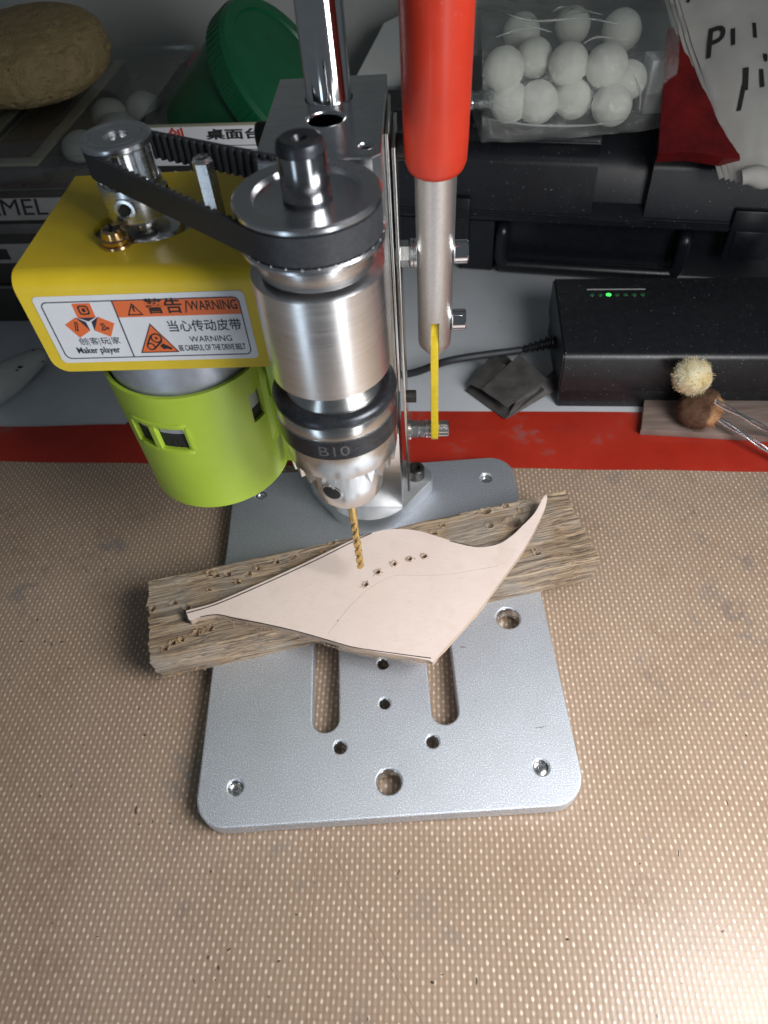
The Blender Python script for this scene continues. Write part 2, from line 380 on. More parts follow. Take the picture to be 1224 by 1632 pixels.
d = stuff(tag(obj('debris', bm, m_fluff), 'tiny dark fibres and crumbs scattered over the tan mat', 'debris'))
bm = bmesh.new()
sliver(pz(738, 1032, 0).x, pz(738, 1032, 0).y, 0.0, .24, .02, -.1)
sliver(pz(862, 1158, 0).x, pz(862, 1158, 0).y, 0.0, .5, .012, .1)
for px, py in ((640, 1220), (758, 1117), (700, 1060), (450, 1316)): sliver(pz(px, py, 0).x, pz(px, py, 0).y, 0.0, .08, .015, random.uniform(0, 3))
stuff(tag(obj('plate_debris', bm, m_fluff), 'few dark fibres lying on the silver base plate', 'debris'))

# ------------------------------------------------------------------ the drill press
press = thing('drill_press', 'miniature bench drill press with silver base, yellow bracket and red handle', 'drill press', (0, 0, TABLE))
W2, L2, MG = 8.0, 9.76, 1.6
def xy(px, py): p = pz(px, py, 0); return (p.x, p.y)
outl = [rrect(-W2, W2, -L2, L2, 1.35, 12)]
sl = [(-2.63, 0.59), (2.66, 0.59)]
for cx, r in sl: outl.append(slot(cx, -5.44, 1.6, r))
HOLES = [(-W2+MG, -L2+MG, .33), (W2-MG, -L2+MG, .33), (W2-MG, L2-MG, .33), (-W2+MG, L2-MG, .33)]
HOLES += [(-2.0, -6.74, .28), (2.0, -6.76, .28), (0.03, -8.33, .53), (0.02, -4.88, .25), (0.03, -2.92, .27), (6.17, -.97, .57), (-6.17, -.97, .57), (-1.32, 5.85, .30)]
for x, y, r in HOLES: outl.append(circle(x, y, r, 28))
bm = sheet(outl, 0.32, 0.08, 2); bmesh.ops.translate(bm, verts=bm.verts, vec=(0, 0, -0.40))
base = obj('base_plate', bm, m_plate, press, 12)
bm = bmesh.new()
for x, y, r in HOLES:                                              # bright turned countersinks in the plate's holes
    b2 = bmesh.new(); lathe(b2, [(r+.075, .003), (r-.02, -.10), (r-.02, -.75), (r+.002, -.75), (r+.002, -.12)], 28, T(x, y, 0), closed=True)
    obj('hole_bushing', b2, m_zinc, base)
for x, y, r in HOLES[:4]:                                          # feet screws
    b2 = bmesh.new(); lathe(b2, [(0, -.16), (.10, -.16), (.12, -.19), (.20, -.20), (.29, -.24), (.29, -.7), (0, -.7)], 20, T(x, y, 0))
    obj('foot_screw', b2, m_zinc, base)
    b2 = bmesh.new(); lathe(b2, [(0, TABLE+.002), (.5, TABLE+.002), (.55, -.81), (0, -.81)], 24, T(x, y, 0)); obj('rubber_foot', b2, m_rubber, base)

# head frame: origin on the column rod, turned a little about it
HM = T(-0.12, 7.5, 0) @ Matrix.Rotation(R(-4.5), 4, 'Z')
def hp(x, y, z): return HM @ Vector((x, y, z))
SX, SY = 0.05, -7.32          # spindle axis
MX, MY = -6.41, -3.05         # motor axis
SM = HM @ T(SX, SY, 0); MM = HM @ T(MX, MY, 0)

# foot: lozenge flange with a boss, two black cap screws
def hull(pts):
    pts = sorted(pts); lo, up = [], []
    for P_ in (lo, up):
        for p in (pts if P_ is lo else reversed(pts)):
            while len(P_) > 1 and (P_[-1][0]-P_[-2][0])*(p[1]-P_[-2][1])-(P_[-1][1]-P_[-2][1])*(p[0]-P_[-2][0]) <= 0: P_.pop()
            P_.append(p)
    return lo[:-1]+up[:-1]
bm = bmesh.new()
prism(bm, hull(circle(0, -.15, 2.45, 48)+circle(2.55, .45, .85, 32)+circle(-2.55, .45, .85, 32)), 0.0, 1.0, HM, .07, 2)
lathe(bm, [(1.55, .95), (1.55, 1.35), (1.45, 1.45), (0, 1.45)], 48, HM)
foot = obj('column_foot', bm, m_cast, press)
for s in (-1, 1):
    bm = bmesh.new(); lathe(bm, [(.47, 1.0), (.47, 1.62), (.42, 1.68), (.26, 1.68), (.26, 1.42), (0, 1.42)], 28, HM @ T(2.5*s, .5, 0)); obj('cap_screw', bm, m_blackscrew, foot)
bm = bmesh.new(); box(bm, -1.72, 1.82, -1.75, 1.6, 1.02, 6.4, HM, .08); obj('column_clamp', bm, m_turned, press)
bm = bmesh.new(); lathe(bm, [(0, 1.2), (.765, 1.2), (.765, 33), (.70, 33.1), (0, 33.1)], 64, HM); obj('column_rod', bm, m_chrome, press)

# sliding head block: rear block with a rod bore, nose that carries the spindle
blk = [(-1.9, 1.87), (-1.9, -4.4), (-1.75, -4.65), (1.65, -4.65), (1.9, -4.4), (1.9, 1.87)]
bm = sheet([blk[::-1], circle(0, 0, .80, 40), circle(.04, -1.75, .60, 32), circle(1.42, -3.85, .22, 20)], 5.65, 0.05, 1)
bmesh.ops.transform(bm, verts=bm.verts, matrix=HM @ T(0, 0, 20.42-5.70))
head = obj('head_block', bm, m_block, press, 12)
nose = [(-1.92, -4.3)] + [(SX+1.95*math.cos(R(180+180*i/40)), SY+1.95*math.sin(R(180+180*i/40))) for i in range(41)] + [(1.94, -4.3)]
bm = bmesh.new(); prism(bm, nose, 15.15, 18.60, HM, .22, 4); obj('spindle_housing', bm, m_turned, head, 40)
b2 = bmesh.new(); lathe(b2, [(.66, 20.425), (.58, 20.33), (.58, 15.5), (.61, 15.5), (.61, 20.30)], 32, HM @ T(.04, -1.75, 0), closed=True); obj('bore_sleeve', b2, m_chrome, head)
b2 = bmesh.new(); lathe(b2, [(.30, 20.425), (.20, 20.32), (.20, 19.0), (.23, 19.0), (.23, 20.30)], 24, HM @ T(1.42, -3.85, 0), closed=True); obj('threaded_hole', b2, m_zinc, head)
for y, z in ((-.4, 19.45), (-2.6, 19.0)):                            # black clamp screws on the left cheek
    b2 = bmesh.new(); lathe(b2, [(0, 0), (.45, 0), (.45, .60), (.38, .68), (0, .68)], 24, HM @ axis_frame((-1.9, y, z), (-1, 0, 0))); obj('clamp_screw', b2, m_blackscrew, head)
for y, z in ((-.4, 18.9),):
    b2 = bmesh.new(); lathe(b2, [(0, 0), (.45, 0), (.45, .60), (.38, .68), (0, .68)], 24, HM @ axis_frame((2.24, y, z), (1, 0, 0))); obj('clamp_screw', b2, m_blackscrew, head)
# thin steel strips on the right cheek
bm = bmesh.new(); box(bm, 1.93, 2.02, -2.1, 1.2, 9.3, 20.0, HM, .02); obj('inner_side_strip', bm, m_sideplate, press)
bm = bmesh.new(); box(bm, 2.10, 2.22, -1.7, 1.2, 2.2, 19.4, HM, .03); strip = obj('outer_side_strip', bm, m_sideplate, press)
b2 = bmesh.new(); lathe(b2, [(0, 0), (.30, 0), (.30, .42), (.26, .45), (0, .45)], 20, HM @ axis_frame((2.22, -.6, 7.7), (1, 0, 0))); obj('strip_screw', b2, m_blackscrew, strip)

# spindle, driven pulley, chuck
bm = bmesh.new(); lathe(bm, [(0, 21.95), (.13, 21.95), (.20, 22.13), (.50, 22.16), (.60, 22.10), (.64, 21.98), (.64, 18.2), (0, 18.2)], 48, SM); spin = obj('spindle', bm, m_blackened, press)
bm = bmesh.new(); lathe(bm, [(.645, 21.84), (.645, 20.70), (.66, 20.70), (.66, 21.84)], 48, SM, closed=True); obj('spindle_sleeve', bm, m_darksteel, spin)
bm = bmesh.new()
lathe(bm, [(.66, 20.60), (1.45, 20.62), (1.50, 20.76), (1.97, 20.78), (2.03, 20.72), (2.03, 20.62), (1.97, 20.56), (1.84, 20.54), (1.84, 19.70), (2.0, 19.66), (2.05, 19.60), (2.05, 19.52), (1.95, 19.46), (1.72, 19.44), (1.72, 18.85), (1.66, 18.75), (.6, 18.70)], 80, SM)
pul = obj('driven_pulley', bm, m_pulley, press)
for i in range(40):                                                # small studs added to imitate belt-tooth glints at the lower flange
    a = R(205+i*4.2*1.0)
    if i % 3: continue
    b2 = bmesh.new(); box(b2, -.03, .025, -.022, .022, 19.63, 19.70, SM @ Matrix.Rotation(a, 4, 'Z') @ T(2.0, 0, 0), .01); obj('belt_glint', b2, m_zinc, pul)

chuck_root = None
bm = bmesh.new(); lathe(bm, [(0, 15.3), (1.12, 15.3), (1.20, 15.10), (1.72, 14.30), (1.78, 14.12), (0, 14.1)], 64, SM); chuck_root = obj('chuck_taper', bm, m_chuck, press)
bm = bmesh.new()
lathe(bm, [(1.70, 14.14), (1.98, 14.0), (2.05, 13.85), (2.05, 13.46), (2.09, 13.44), (2.09, 12.64), (2.05, 12.62), (2.02, 11.60), (1.90, 11.42), (1.55, 11.32), (1.50, 11.0), (1.46, 10.1), (1.34, 9.3), (1.16, 8.98), (.9, 8.92), (.5, 8.92), (.5, 9.2), (0, 9.2)], 96, SM)
chuck = obj('drill_chuck', bm, m_chuck, press)
bm = bmesh.new(); lathe(bm, [(1.86+.26*math.cos(R(a)), 14.12+.27*math.sin(R(a))) for a in range(0, 360, 20)], 80, SM, closed=True); obj('chuck_collar_ring', bm, m_blackened, chuck)
bm = bmesh.new(); lathe(bm, [(2.0, 13.45), (2.10, 13.43), (2.105, 12.66), (2.0, 12.63)], 96, SM); band = obj('chuck_grip_band', bm, m_blackened, chuck)
bm = bmesh.new()                                                   # key teeth around the sleeve
NT = 26
for i in range(NT):
    a = 2*math.pi*i/NT; h = math.pi/NT*.66
    def q(ang, r, z): return SM @ Vector((r*math.cos(ang), r*math.sin(ang), z))
    v = [bm.verts.new(q(*c)) for c in ((a-h, 2.02, 11.62), (a+h, 2.02, 11.62), (a+h*.22, 1.95, 11.0), (a-h*.22, 1.95, 11.0), (a-h, 1.50, 11.40), (a+h, 1.50, 11.40), (a+h*.24, 1.56, 10.90), (a-h*.24, 1.56, 10.90))]
    for f in ((0,1,2,3),(7,6,5,4),(0,4,5,1),(1,5,6,2),(2,6,7,3),(3,7,4,0)): bm.faces.new([v[k] for k in f])
obj('key_teeth', bm, m_chuck, chuck, 20)
for k in range(3):                                                 # chuck key holes: flat dark patches stand in for the shade inside
    a = R(-108+120*k)
    def nose_pt(x, y, lift): z = 10.18+y; r_ = 1.46+(z-10.1)*(.044 if z > 10.1 else .15)+lift; q_ = a+x/1.47; return SM @ Vector((r_*math.cos(q_), r_*math.sin(q_), z))
    for nm, radii, mt in (('key_hole_rim', ((.34, .004), (.37, .016), (.43, .012), (.46, -.01)), m_chuck), ('key_hole_shade', tuple((.37*(q_+.02)/6, .009) for q_ in range(7)), m_dark)):
        bm = bmesh.new(); rg = [[bm.verts.new(nose_pt(r_*math.cos(t*math.pi/16), r_*math.sin(t*math.pi/16), l_)) for t in range(32)] for r_, l_ in radii]
        for o_, i_ in zip(rg, rg[1:]):
            for t in range(32): bm.faces.new((o_[t], o_[(t+1) % 32], i_[(t+1) % 32], i_[t]))
        obj(nm, bm, mt, chuck, 60)
for k in range(3):
    bm = bmesh.new(); Mk = SM @ Matrix.Rotation(R(30+120*k), 4, 'Z')
    prism(bm, [(.14, -.05), (.2, -.17), (.42, -.2), (.47, 0), (.42, .2), (.2, .17), (.14, .05)], 8.42, 9.3, Mk, .03); obj('chuck_jaw', bm, m_chuck, chuck)
# engraved size mark on the grip band, wrapped round the cylinder
me = text_mesh('B10', .62, Matrix(), .004, 1.15, align='CENTER')
for v in me.vertices:
    x, y, z = v.co; a = R(-90+4.5-4)+x/2.1; v.co = SM @ Vector(((2.108+z)*math.cos(a), (2.108+z)*math.sin(a), 12.72+y))
obj('size_mark', me, varied('engraving', (.10, .10, .11), (.16, .16, .17), 6, .45, .5), band, 0)

# drill bit: a thing of its own held in the jaws
bm = bmesh.new(); z0, z1 = 3.36, 8.9; nseg = 150; prev = None
for i in range(nseg+1):
    z = z1+(z0-z1)*i/nseg; ring = []
    fl = max(0, min(1, (7.0-z)/.35)); taper = 1.0 if z > z0+.14 else max(.12, (z-z0)/.14)
    for k in range(24):
        a = 2*math.pi*k/24; tw = (z-z0)*2*math.pi/1.15
        g = abs(math.cos(a-tw)); r = .165*(1-fl*.58*max(0, 1-g*1.9)**.8)*taper
        ring.append(bm.verts.new(SM @ Vector((r*math.cos(a), r*math.sin(a), z))))
    if prev:
        for k in range(24): bm.faces.new((prev[k], prev[(k+1) % 24], ring[(k+1) % 24], ring[k]))
    prev = ring
bm.faces.new(prev)
tag(obj('drill_bit', bm, m_gold, None, 50), 'thin gold-coloured twist drill bit clamped in the chuck above the leather', 'drill bit')

# yellow motor bracket: top sheet with an oval opening, bent front flange
BX0, BX1, BT, BY0, BZ0 = -10.05, -1.98, 17.87, -6.20, 14.10
bend = .55
top_out = [(BX0, BY0+bend), (BX1, BY0+bend), (BX1, .72), (BX0, .72)]
oval = [(MX+1.72*math.cos(t), MY-.15+1.18*math.sin(t)) for t in (2*math.pi*i/40 for i in range(40))]
slotp = [(-3.35+(.17*math.cos(t)), -1.3+.55*math.sin(t)) for t in (2*math.pi*i/16 for i in range(16))]
bm = sheet([top_out, oval, slotp], .11, 0); bmesh.ops.transform(bm, verts=bm.verts, matrix=HM @ T(0, 0, BT-.11))
fl_out = rrect(BX0, BX1, BZ0, BT-bend, [.55, .45, 0, 0], 8)
b2 = sheet([fl_out], .11, 0); bmesh.ops.transform(b2, verts=b2.verts, matrix=HM @ T(0, BY0+.11, 0) @ Matrix.Rotation(R(90), 4, 'X'))
tmp = bpy.data.meshes.new('t'); b2.to_mesh(tmp); b2.free(); bm.from_mesh(tmp); bpy.data.meshes.remove(tmp)
for i in range(8):                                                 # the bend itself
    a0, a1 = R(90+90*i/8), R(90+90*(i+1)/8)
    def bq(a, r, x): return HM @ Vector((x, BY0+bend+r*math.cos(a), BT-bend+r*math.sin(a)))
    for r in (bend, bend-.22):
        bm.faces.new([bm.verts.new(bq(a, r, x)) for a, x in ((a0, BX0), (a1, BX0), (a1, BX1), (a0, BX1))])
    for x in (BX0, BX1):
        bm.faces.new([bm.verts.new(bq(a, r, x)) for a, r in ((a0, bend), (a1, bend), (a1, bend-.22), (a0, bend-.22))])
bmesh.ops.remove_doubles(bm, verts=bm.verts, dist=.002)
bracket = obj('motor_bracket', bm, m_yellow, press, 40)

# warning sticker on the flange; FR maps (u right, v up) in sticker units to the flange face
SU0, SU1, SV0, SV1 = -9.62, -2.62, 14.50, 17.16
FR = HM @ T(0, BY0, 0) @ frame((0, 0, 0), (1, 0, 0), (0, 0, 1), (0, -1, 0))
def print_sheet(name, outs, lift, mat_, parent, half=.004):
    b_ = sheet(outs, half, 0); bmesh.ops.transform(b_, verts=b_.verts, matrix=FR @ T(0, 0, lift)); return obj(name, b_, mat_, parent, 0)
stk = print_sheet('warning_sticker', [rrect(SU0, SU1, SV0, SV1, .18)], .010, m_white, bracket, .008)
def uvp(fx, fy): return (SU0+(SU1-SU0)*fx, SV0+(SV1-SV0)*fy)      # fractions of the sticker, y up
a, b_, c_, d_ = SU0+.20, SU1-.20, SV0+.17, SV1-.20
print_sheet('sticker_border', [rrect(a, b_, c_, d_, .22), rrect(a+.035, b_-.035, c_+.035, d_-.035, .19)], .024, m_navy, stk)
DX = uvp(.375, 0)[0]; ob = d_-.66
print_sheet('orange_banner', [rrect(DX, b_-.035, ob, d_-.035, [0, 0, .18, 0])], .021, m_orange, stk, .002)
print_sheet('divider_line', [[(DX-.02, c_), (DX+.02, c_), (DX+.02, d_), (DX-.02, d_)]], .024, m_navy, stk)
def label_text(body, size, u, v, mat_=m_navy, width=1.0, bold=0.0, align='LEFT', lift=.026, shear=0.0):
    me = text_mesh(body, size, FR @ T(u, v, lift), .003, width, shear, align, bold); return obj('sticker_text', me, mat_, stk, 0)
label_text('警告', .60, DX+1.02, ob+.05, m_ink, 1.05, .010)
label_text('/', .66, DX+2.30, ob-.02, m_ink, .9)
label_text('WARNING', .50, DX+2.46, ob+.10, m_ink, .67, .006)
def tri(cx, cy, s, r=.0): return [(cx-s, cy-s*.85), (cx+s, cy-s*.85), (cx, cy+s*.9)]
t1 = tri(DX+.62, ob+.30, .27); t1i = tri(DX+.62, ob+.285, .20)
print_sheet('warning_triangle', [t1, t1i], .025, m_ink, stk)
print_sheet('exclamation_bar', [[(DX+.60, ob+.20), (DX+.64, ob+.20), (DX+.655, ob+.42), (DX+.585, ob+.42)]], .025, m_ink, stk)
ty = (c_+ob)/2-.06
t2 = tri(DX+.98, ty, .68); t2i = tri(DX+.98, ty-.015, .62)
print_sheet('hazard_triangle', [t2], .021, m_orange, stk, .002)
print_sheet('hazard_triangle_edge', [t2, t2i], .025, m_ink, stk)
print_sheet('belt_pictogram', [circle(DX+1.02, ty+.02, .20, 24), circle(DX+1.02, ty+.02, .145, 24)], .025, m_ink, stk)
print_sheet('belt_pictogram', [circle(DX+1.02, ty+.02, .05, 12)], .025, m_ink, stk)
print_sheet('belt_pictogram', [circle(DX+.74, ty-.32, .15, 24), circle(DX+.74, ty-.32, .10, 24)], .0252, m_ink, stk)
for q0, q1 in (((DX+.64, ty-.22), (DX+.86, ty+.13)), ((DX+.80, ty-.44), (DX+1.18, ty-.10))):
    n_ = Vector((q1[1]-q0[1], q0[0]-q1[0])).normalized()*.03
    print_sheet('belt_pictogram', [[(q0[0]-n_.x, q0[1]-n_.y), (q1[0]-n_.x, q1[1]-n_.y), (q1[0]+n_.x, q1[1]+n_.y), (q0[0]+n_.x, q0[1]+n_.y)]], .0256, m_ink, stk)
print_sheet('hand_pictogram', [[(DX+1.06, ty-.30), (DX+1.18, ty-.20), (DX+1.46, ty-.40), (DX+1.40, ty-.48), (DX+1.28, ty-.42), (DX+1.14, ty-.44)]], .0254, m_ink, stk)
label_text('当心传动皮带', .48, DX+1.52, ty+.20, m_navy, .88, .004)
label_text('WARNING', .33, DX+2.15, ty-.24, m_navy, .92)
label_text('BE CAREFUL OF THE DRIVE BELT', .335, DX+1.68, ty-.60, m_navy, .475, .004)
label_text('创', .31, a+0.72, c_+.55, m_navy, 1.0, 0); label_text('|', .34, a+1.03, c_+.54, m_navy, .5)
label_text('客', .31, a+1.10, c_+.55, m_navy, 1.0, 0); label_text('|', .34, a+1.41, c_+.54, m_navy, .5)
label_text('玩', .31, a+1.48, c_+.55, m_navy, 1.0, 0); label_text('|', .34, a+1.79, c_+.54, m_navy, .5)
label_text('家', .31, a+1.86, c_+.55, m_navy, 1.0, 0)
label_text('Maker player', .36, a+.50, c_+.16, m_navy, .80, .006)
def rot_sq(cx, cy, s, ang, trim=0):
    c, s_ = math.cos(R(ang)), math.sin(R(ang))
    return lambda pts: [(cx+(x*c-y*s_)*s, cy+(x*s_+y*c)*s) for x, y in pts]
lx, ly = a+1.36, c_+1.46
for ang, dx, dy, kind in ((0, 0, .44, 'D'), (120, -.43, -.16, 'I'), (240, .43, -.16, 'Y')):
    f_ = rot_sq(lx+dx, ly+dy, .31, ang)
    print_sheet('emblem_tile', [f_([(-1, -.75), (1, -.75), (1, 1), (-1, 1)])], .022, m_orange, stk, .002)
    print_sheet('emblem_shade', [f_([(-1, -.75), (0, -1.25), (1, -.75)])], .022, m_navy, stk, .002)
    if kind == 'D': print_sheet('emblem_mark', [f_(rrect(-.55, .6, -.4, .75, .3, 4)), f_(rrect(-.38, .43, -.23, .58, .2, 4))], .026, m_ink, stk); print_sheet('emblem_mark', [f_(rrect(-.15, .22, -.05, .4, .08, 3))], .026, m_ink, stk)
    if kind == 'I': print_sheet('emblem_mark', [f_([(.45, -.42), (.72, -.2), (-.1, .62), (-.38, .42)]), f_([(.45, -.24), (.55, -.17), (-.1, .46), (-.2, .40)])], .026, m_ink, stk)
    if kind == 'Y': print_sheet('emblem_mark', [f_([(-.45, -.1), (-.2, -.4), (.1, -.05), (.5, -.1), (.55, .2), (.2, .35), (.05, .7), (-.2, .55), (-.1, .25)]), f_([(-.3, -.1), (-.2, -.22), (.08, .1), (.42, .04), (.42, .12), (.1, .24), (0, .5), (-.06, .5), (.02, .2)])], .026, m_ink, stk)

# motor: grey can, lime housing with windows and clip, boss, drive pulley
bm = bmesh.new(); lathe(bm, [(0, 17.60), (2.6, 17.60), (2.95, 17.45), (3.02, 17.2), (3.02, 7.2), (0, 7.2)], 72, MM); motor = obj('motor_can', bm, m_motor, press)
bm = bmesh.new(); lathe(bm, [(0, 17.95), (.5, 17.95), (1.0, 17.92), (1.25, 17.80), (1.36, 17.6), (0, 17.6)], 48, MM); obj('motor_boss', bm, m_zinc, motor)
def house_r(z): return 3.13+(3.27-3.13)*min(1, max(0, (z-6.7)/6.1))
NS, NZ = 120, 40
def win(a, z):                                                     # openings in the lime housing (angle in degrees, height)
    for a0, a1, z0_, z1_ in ((232, 247, 10.15, 11.25), (253, 274, 10.15, 11.25), (323, 337, 10.3, 11.75), (70, 90, 10.2, 11.3), (98, 118, 10.2, 11.3)):
        if a0 <= a <= a1 and z0_ <= z <= z1_: return True
    return False
bm = bmesh.new(); zs = [6.45+(12.80-6.45)*i/NZ for i in range(NZ+1)]; grid = {}
def gv(i, j, inner):
    key = (i % NS, j, inner)
    if key not in grid:
        r = house_r(zs[j])-(.16 if inner else 0); a = 2*math.pi*i/NS
        grid[key] = bm.verts.new(MM @ Vector((r*math.cos(a), r*math.sin(a), zs[j])))
    return grid[key]
def solid(i, j): return 0 <= j < NZ and not win(((i % NS)+.5)*360/NS, (zs[j]+zs[j+1])/2)
for i in range(NS):
    for j in range(NZ):
        if not solid(i, j): continue
        bm.faces.new((gv(i, j, 0), gv(i+1, j, 0), gv(i+1, j+1, 0), gv(i, j+1, 0)))
        bm.faces.new((gv(i, j+1, 1), gv(i+1, j+1, 1), gv(i+1, j, 1), gv(i, j, 1)))
        for di, dj, e in ((-1, 0, ((i, j), (i, j+1))), (1, 0, ((i+1, j+1), (i+1, j))), (0, -1, ((i+1, j), (i, j))), (0, 1, ((i, j+1), (i+1, j+1)))):
            if not solid(i+di, j+dj):
                (p0, q0), (p1, q1) = e; bm.faces.new((gv(p0, q0, 0), gv(p1, q1, 0), gv(p1, q1, 1), gv(p0, q0, 1)))
housing = obj('motor_housing', bm, m_green, motor, 40)
def patch(bm, a0, a1, z0_, z1_, dr, n=14, m_=6):
    """a raised rounded pad on the housing's wall"""
    g = []
    for i in range(n+1):
        row = []
        for j in range(m_+1):
            a = R(a0+(a1-a0)*i/n); z = z0_+(z1_-z0_)*j/m_
            e = 1.0 if (0 < i < n and 0 < j < m_) else 0.0
            r = house_r(z)+dr*e-(.03 if e == 0 else 0)
            row.append(bm.verts.new(MM @ Vector((r*math.cos(a), r*math.sin(a), z))))
        g.append(row)
    for i in range(n):
        for j in range(m_): bm.faces.new((g[i][j], g[i+1][j], g[i+1][j+1], g[i][j+1]))
for a0, a1, z0_, z1_ in ((229.5, 231.6, 9.9, 11.4), (247.6, 252.4, 9.9, 11.4), (274.6, 277, 9.9, 11.4), (229.5, 277, 9.82, 10.1), (229.5, 277, 11.32, 11.52)):
    bm = bmesh.new(); patch(bm, a0, a1, z0_, z1_, .07); obj('window_rim', bm, m_green, housing, 60)
bm = bmesh.new(); patch(bm, 337.5, 366, 8.5, 12.78, .20); patch(bm, 340, 346, 8.3, 11.5, .26); obj('housing_clip', bm, m_green, housing, 50)
bm = bmesh.new(); box(bm, 3.3, 3.95, -1.1, -.9, 7.2, 12.7, MM, .04); obj('housing_tab', bm, m_green, housing, 50)
bm = bmesh.new(); lathe(bm, [(0, 6.46), (3.0, 6.46), (3.0, 6.6), (0, 6.6)], 60, MM); obj('housing_floor', bm, m_green, housing)
for a0 in (240, 263, 330):                                        # bright armature glimpsed through the openings
    bm = bmesh.new()
    for k in range(9):
        a = R(a0+random.uniform(-9, 9)); box(bm, -.05, .02, -.05, .05, 9.9, 10.35+random.random()*.25, MM @ Matrix.Rotation(a, 4, 'Z') @ T(3.04, 0, 0), .015)
    stuff(obj('motor_winding', bm, m_dark, motor))
bm = bmesh.new(); lathe(bm, [(3.025, 9.8), (3.045, 9.85), (3.045, 10.78), (3.025, 10.8)], 72, MM); obj('motor_gap', bm, m_dark, motor)

prof = [(0, 20.45), (.34, 20.45), (.37, 20.72), (.42, 20.76), (.80, 20.76), (.84, 20.72), (.88, 20.76), (1.06, 20.76), (1.12, 20.70), (1.12, 20.56), (1.06, 20.50), (.90, 20.49)]
bm = bmesh.new(); lathe(bm, prof, 56, MM)
NG = 18                                                            # toothed barrel
ring = []
for i in range(NG):
    for da, r in ((-.30, .84), (-.22, .97), (.22, .97), (.30, .84)): ring.append((2*math.pi*(i+da*1.0)/NG, r))
prism(bm, [(r*math.cos(a), r*math.sin(a)) for a, r in ring], 19.45, 20.50, MM)
lathe(bm, [(.6, 19.47), (1.00, 19.46), (1.04, 19.42), (1.04, 18.35), (.98, 18.27), (0, 18.2)], 56, MM)
lathe(bm, [(0, 18.3), (.45, 18.3), (.45, 17.7), (0, 17.7)], 24, MM)
dp = obj('drive_pulley', bm, m_pulley, press, 30)
for a in (-92, 10):
    bm = bmesh.new(); Mk = MM @ Matrix.Rotation(R(a), 4, 'Z') @ axis_frame((1.03, 0, 18.86), (1, 0, 0))
    lathe(bm, [(.36, .0), (.34, .06), (.24, .07), (.22, -.1), (0, -.1)], 24, Mk); gs = obj('grub_screw', bm, m_zinc, dp)
    bm = bmesh.new(); lathe(bm, [(.20, .072), (.18, .02), (0, .02)], 6, Mk); obj('hex_socket', bm, m_dark, gs)

# toothed drive belt round both pulleys
c1, r1 = Vector((SX, SY)), 1.92; c2, r2 = Vector((MX, MY)), 1.02
dv = c2-c1; D = dv.length; ba = math.atan2(dv.y, dv.x); off = math.acos((r1-r2)/D)
pathb = []
def arc(c, r, a0, a1):
    n = max(6, int(abs(a1-a0)*r/.05)); return [(c+Vector((math.cos(a0+(a1-a0)*i/n), math.sin(a0+(a1-a0)*i/n)))*r) for i in range(n+1)]
A1 = arc(c1, r1, ba+off, ba-off+2*math.pi); A2 = arc(c2, r2, ba-off, ba+off)
def seg_pts(p, q): n = max(2, int((q-p).length/.05)); return [p.lerp(q, i/n) for i in range(1, n)]
pathb = A1+seg_pts(A1[-1], A2[0])+A2+seg_pts(A2[-1], A1[0])
acc = [0.0]
for p, q in zip(pathb, pathb[1:]+pathb[:1]): acc.append(acc[-1]+(q-p).length)
tot = acc[-1]; NB = 84; bm = bmesh.new(); rings = []
def at_len(s):
    s %= tot
    lo, hi = 0, len(acc)-1
    while hi-lo > 1:
        md = (lo+hi)//2
        if acc[md] <= s: lo = md
        else: hi = md
    p, q = pathb[lo], pathb[(lo+1) % len(pathb)]; t = (s-acc[lo])/max(1e-6, acc[lo+1]-acc[lo]); return p.lerp(q, t), (q-p).normalized()
for i in range(NB):
    for da, th in ((.0, .055), (.06, .16), (.44, .16), (.50, .055)):
        p, t = at_len(tot*(i+da)/NB); n = Vector((t.y, -t.x))            # outward (path runs counter-clockwise)
        o_, in_ = p+n*.085, p-n*(th-.03)
        rings.append([bm.verts.new(HM @ Vector((c.x, c.y, z))) for c, z in ((o_, 19.72), (o_, 20.53), (in_, 20.53), (in_, 19.72))])
for a, b in zip(rings, rings[1:]+rings[:1]):
    for k in range(4): bm.faces.new((a[k], a[(k+1) % 4], b[(k+1) % 4], b[k]))
obj('drive_belt', bm, m_rubber, press, 30)

# fittings on the bracket: hexagonal stand-off, brass-coloured cross-head screw
bm = bmesh.new(); Mk = HM @ T(-3.62, -3.85, 0)
lathe(bm, [(0, 20.05), (.12, 20.05), (.14, 20.28), (.26, 20.30), (.34, 20.18), (.34, 17.87), (0, 17.87)], 6, Mk); obj('hex_standoff', bm, m_zinc, bracket, 25)
bm = bmesh.new(); Mk = HM @ T(-7.0, -4.33, 0)
lathe(bm, [(0, 18.28), (.10, 18.30), (.30, 18.42), (.38, 18.36), (.40, 18.15), (.42, 18.12), (.47, 18.10), (.47, 17.99), (.43, 17.97), (.52, 17.95), (.54, 17.88), (0, 17.88)], 6*5, Mk)
scr = obj('cross_head_screw', bm, m_brass, bracket, 25)
for a in (0, 90):
    bm = bmesh.new(); box(bm, -.30, .30, -.045, .045, 18.32, 18.425, Mk @ Matrix.Rotation(R(a+30), 4, 'Z')); obj('screw_slot', bm, m_dark, scr)

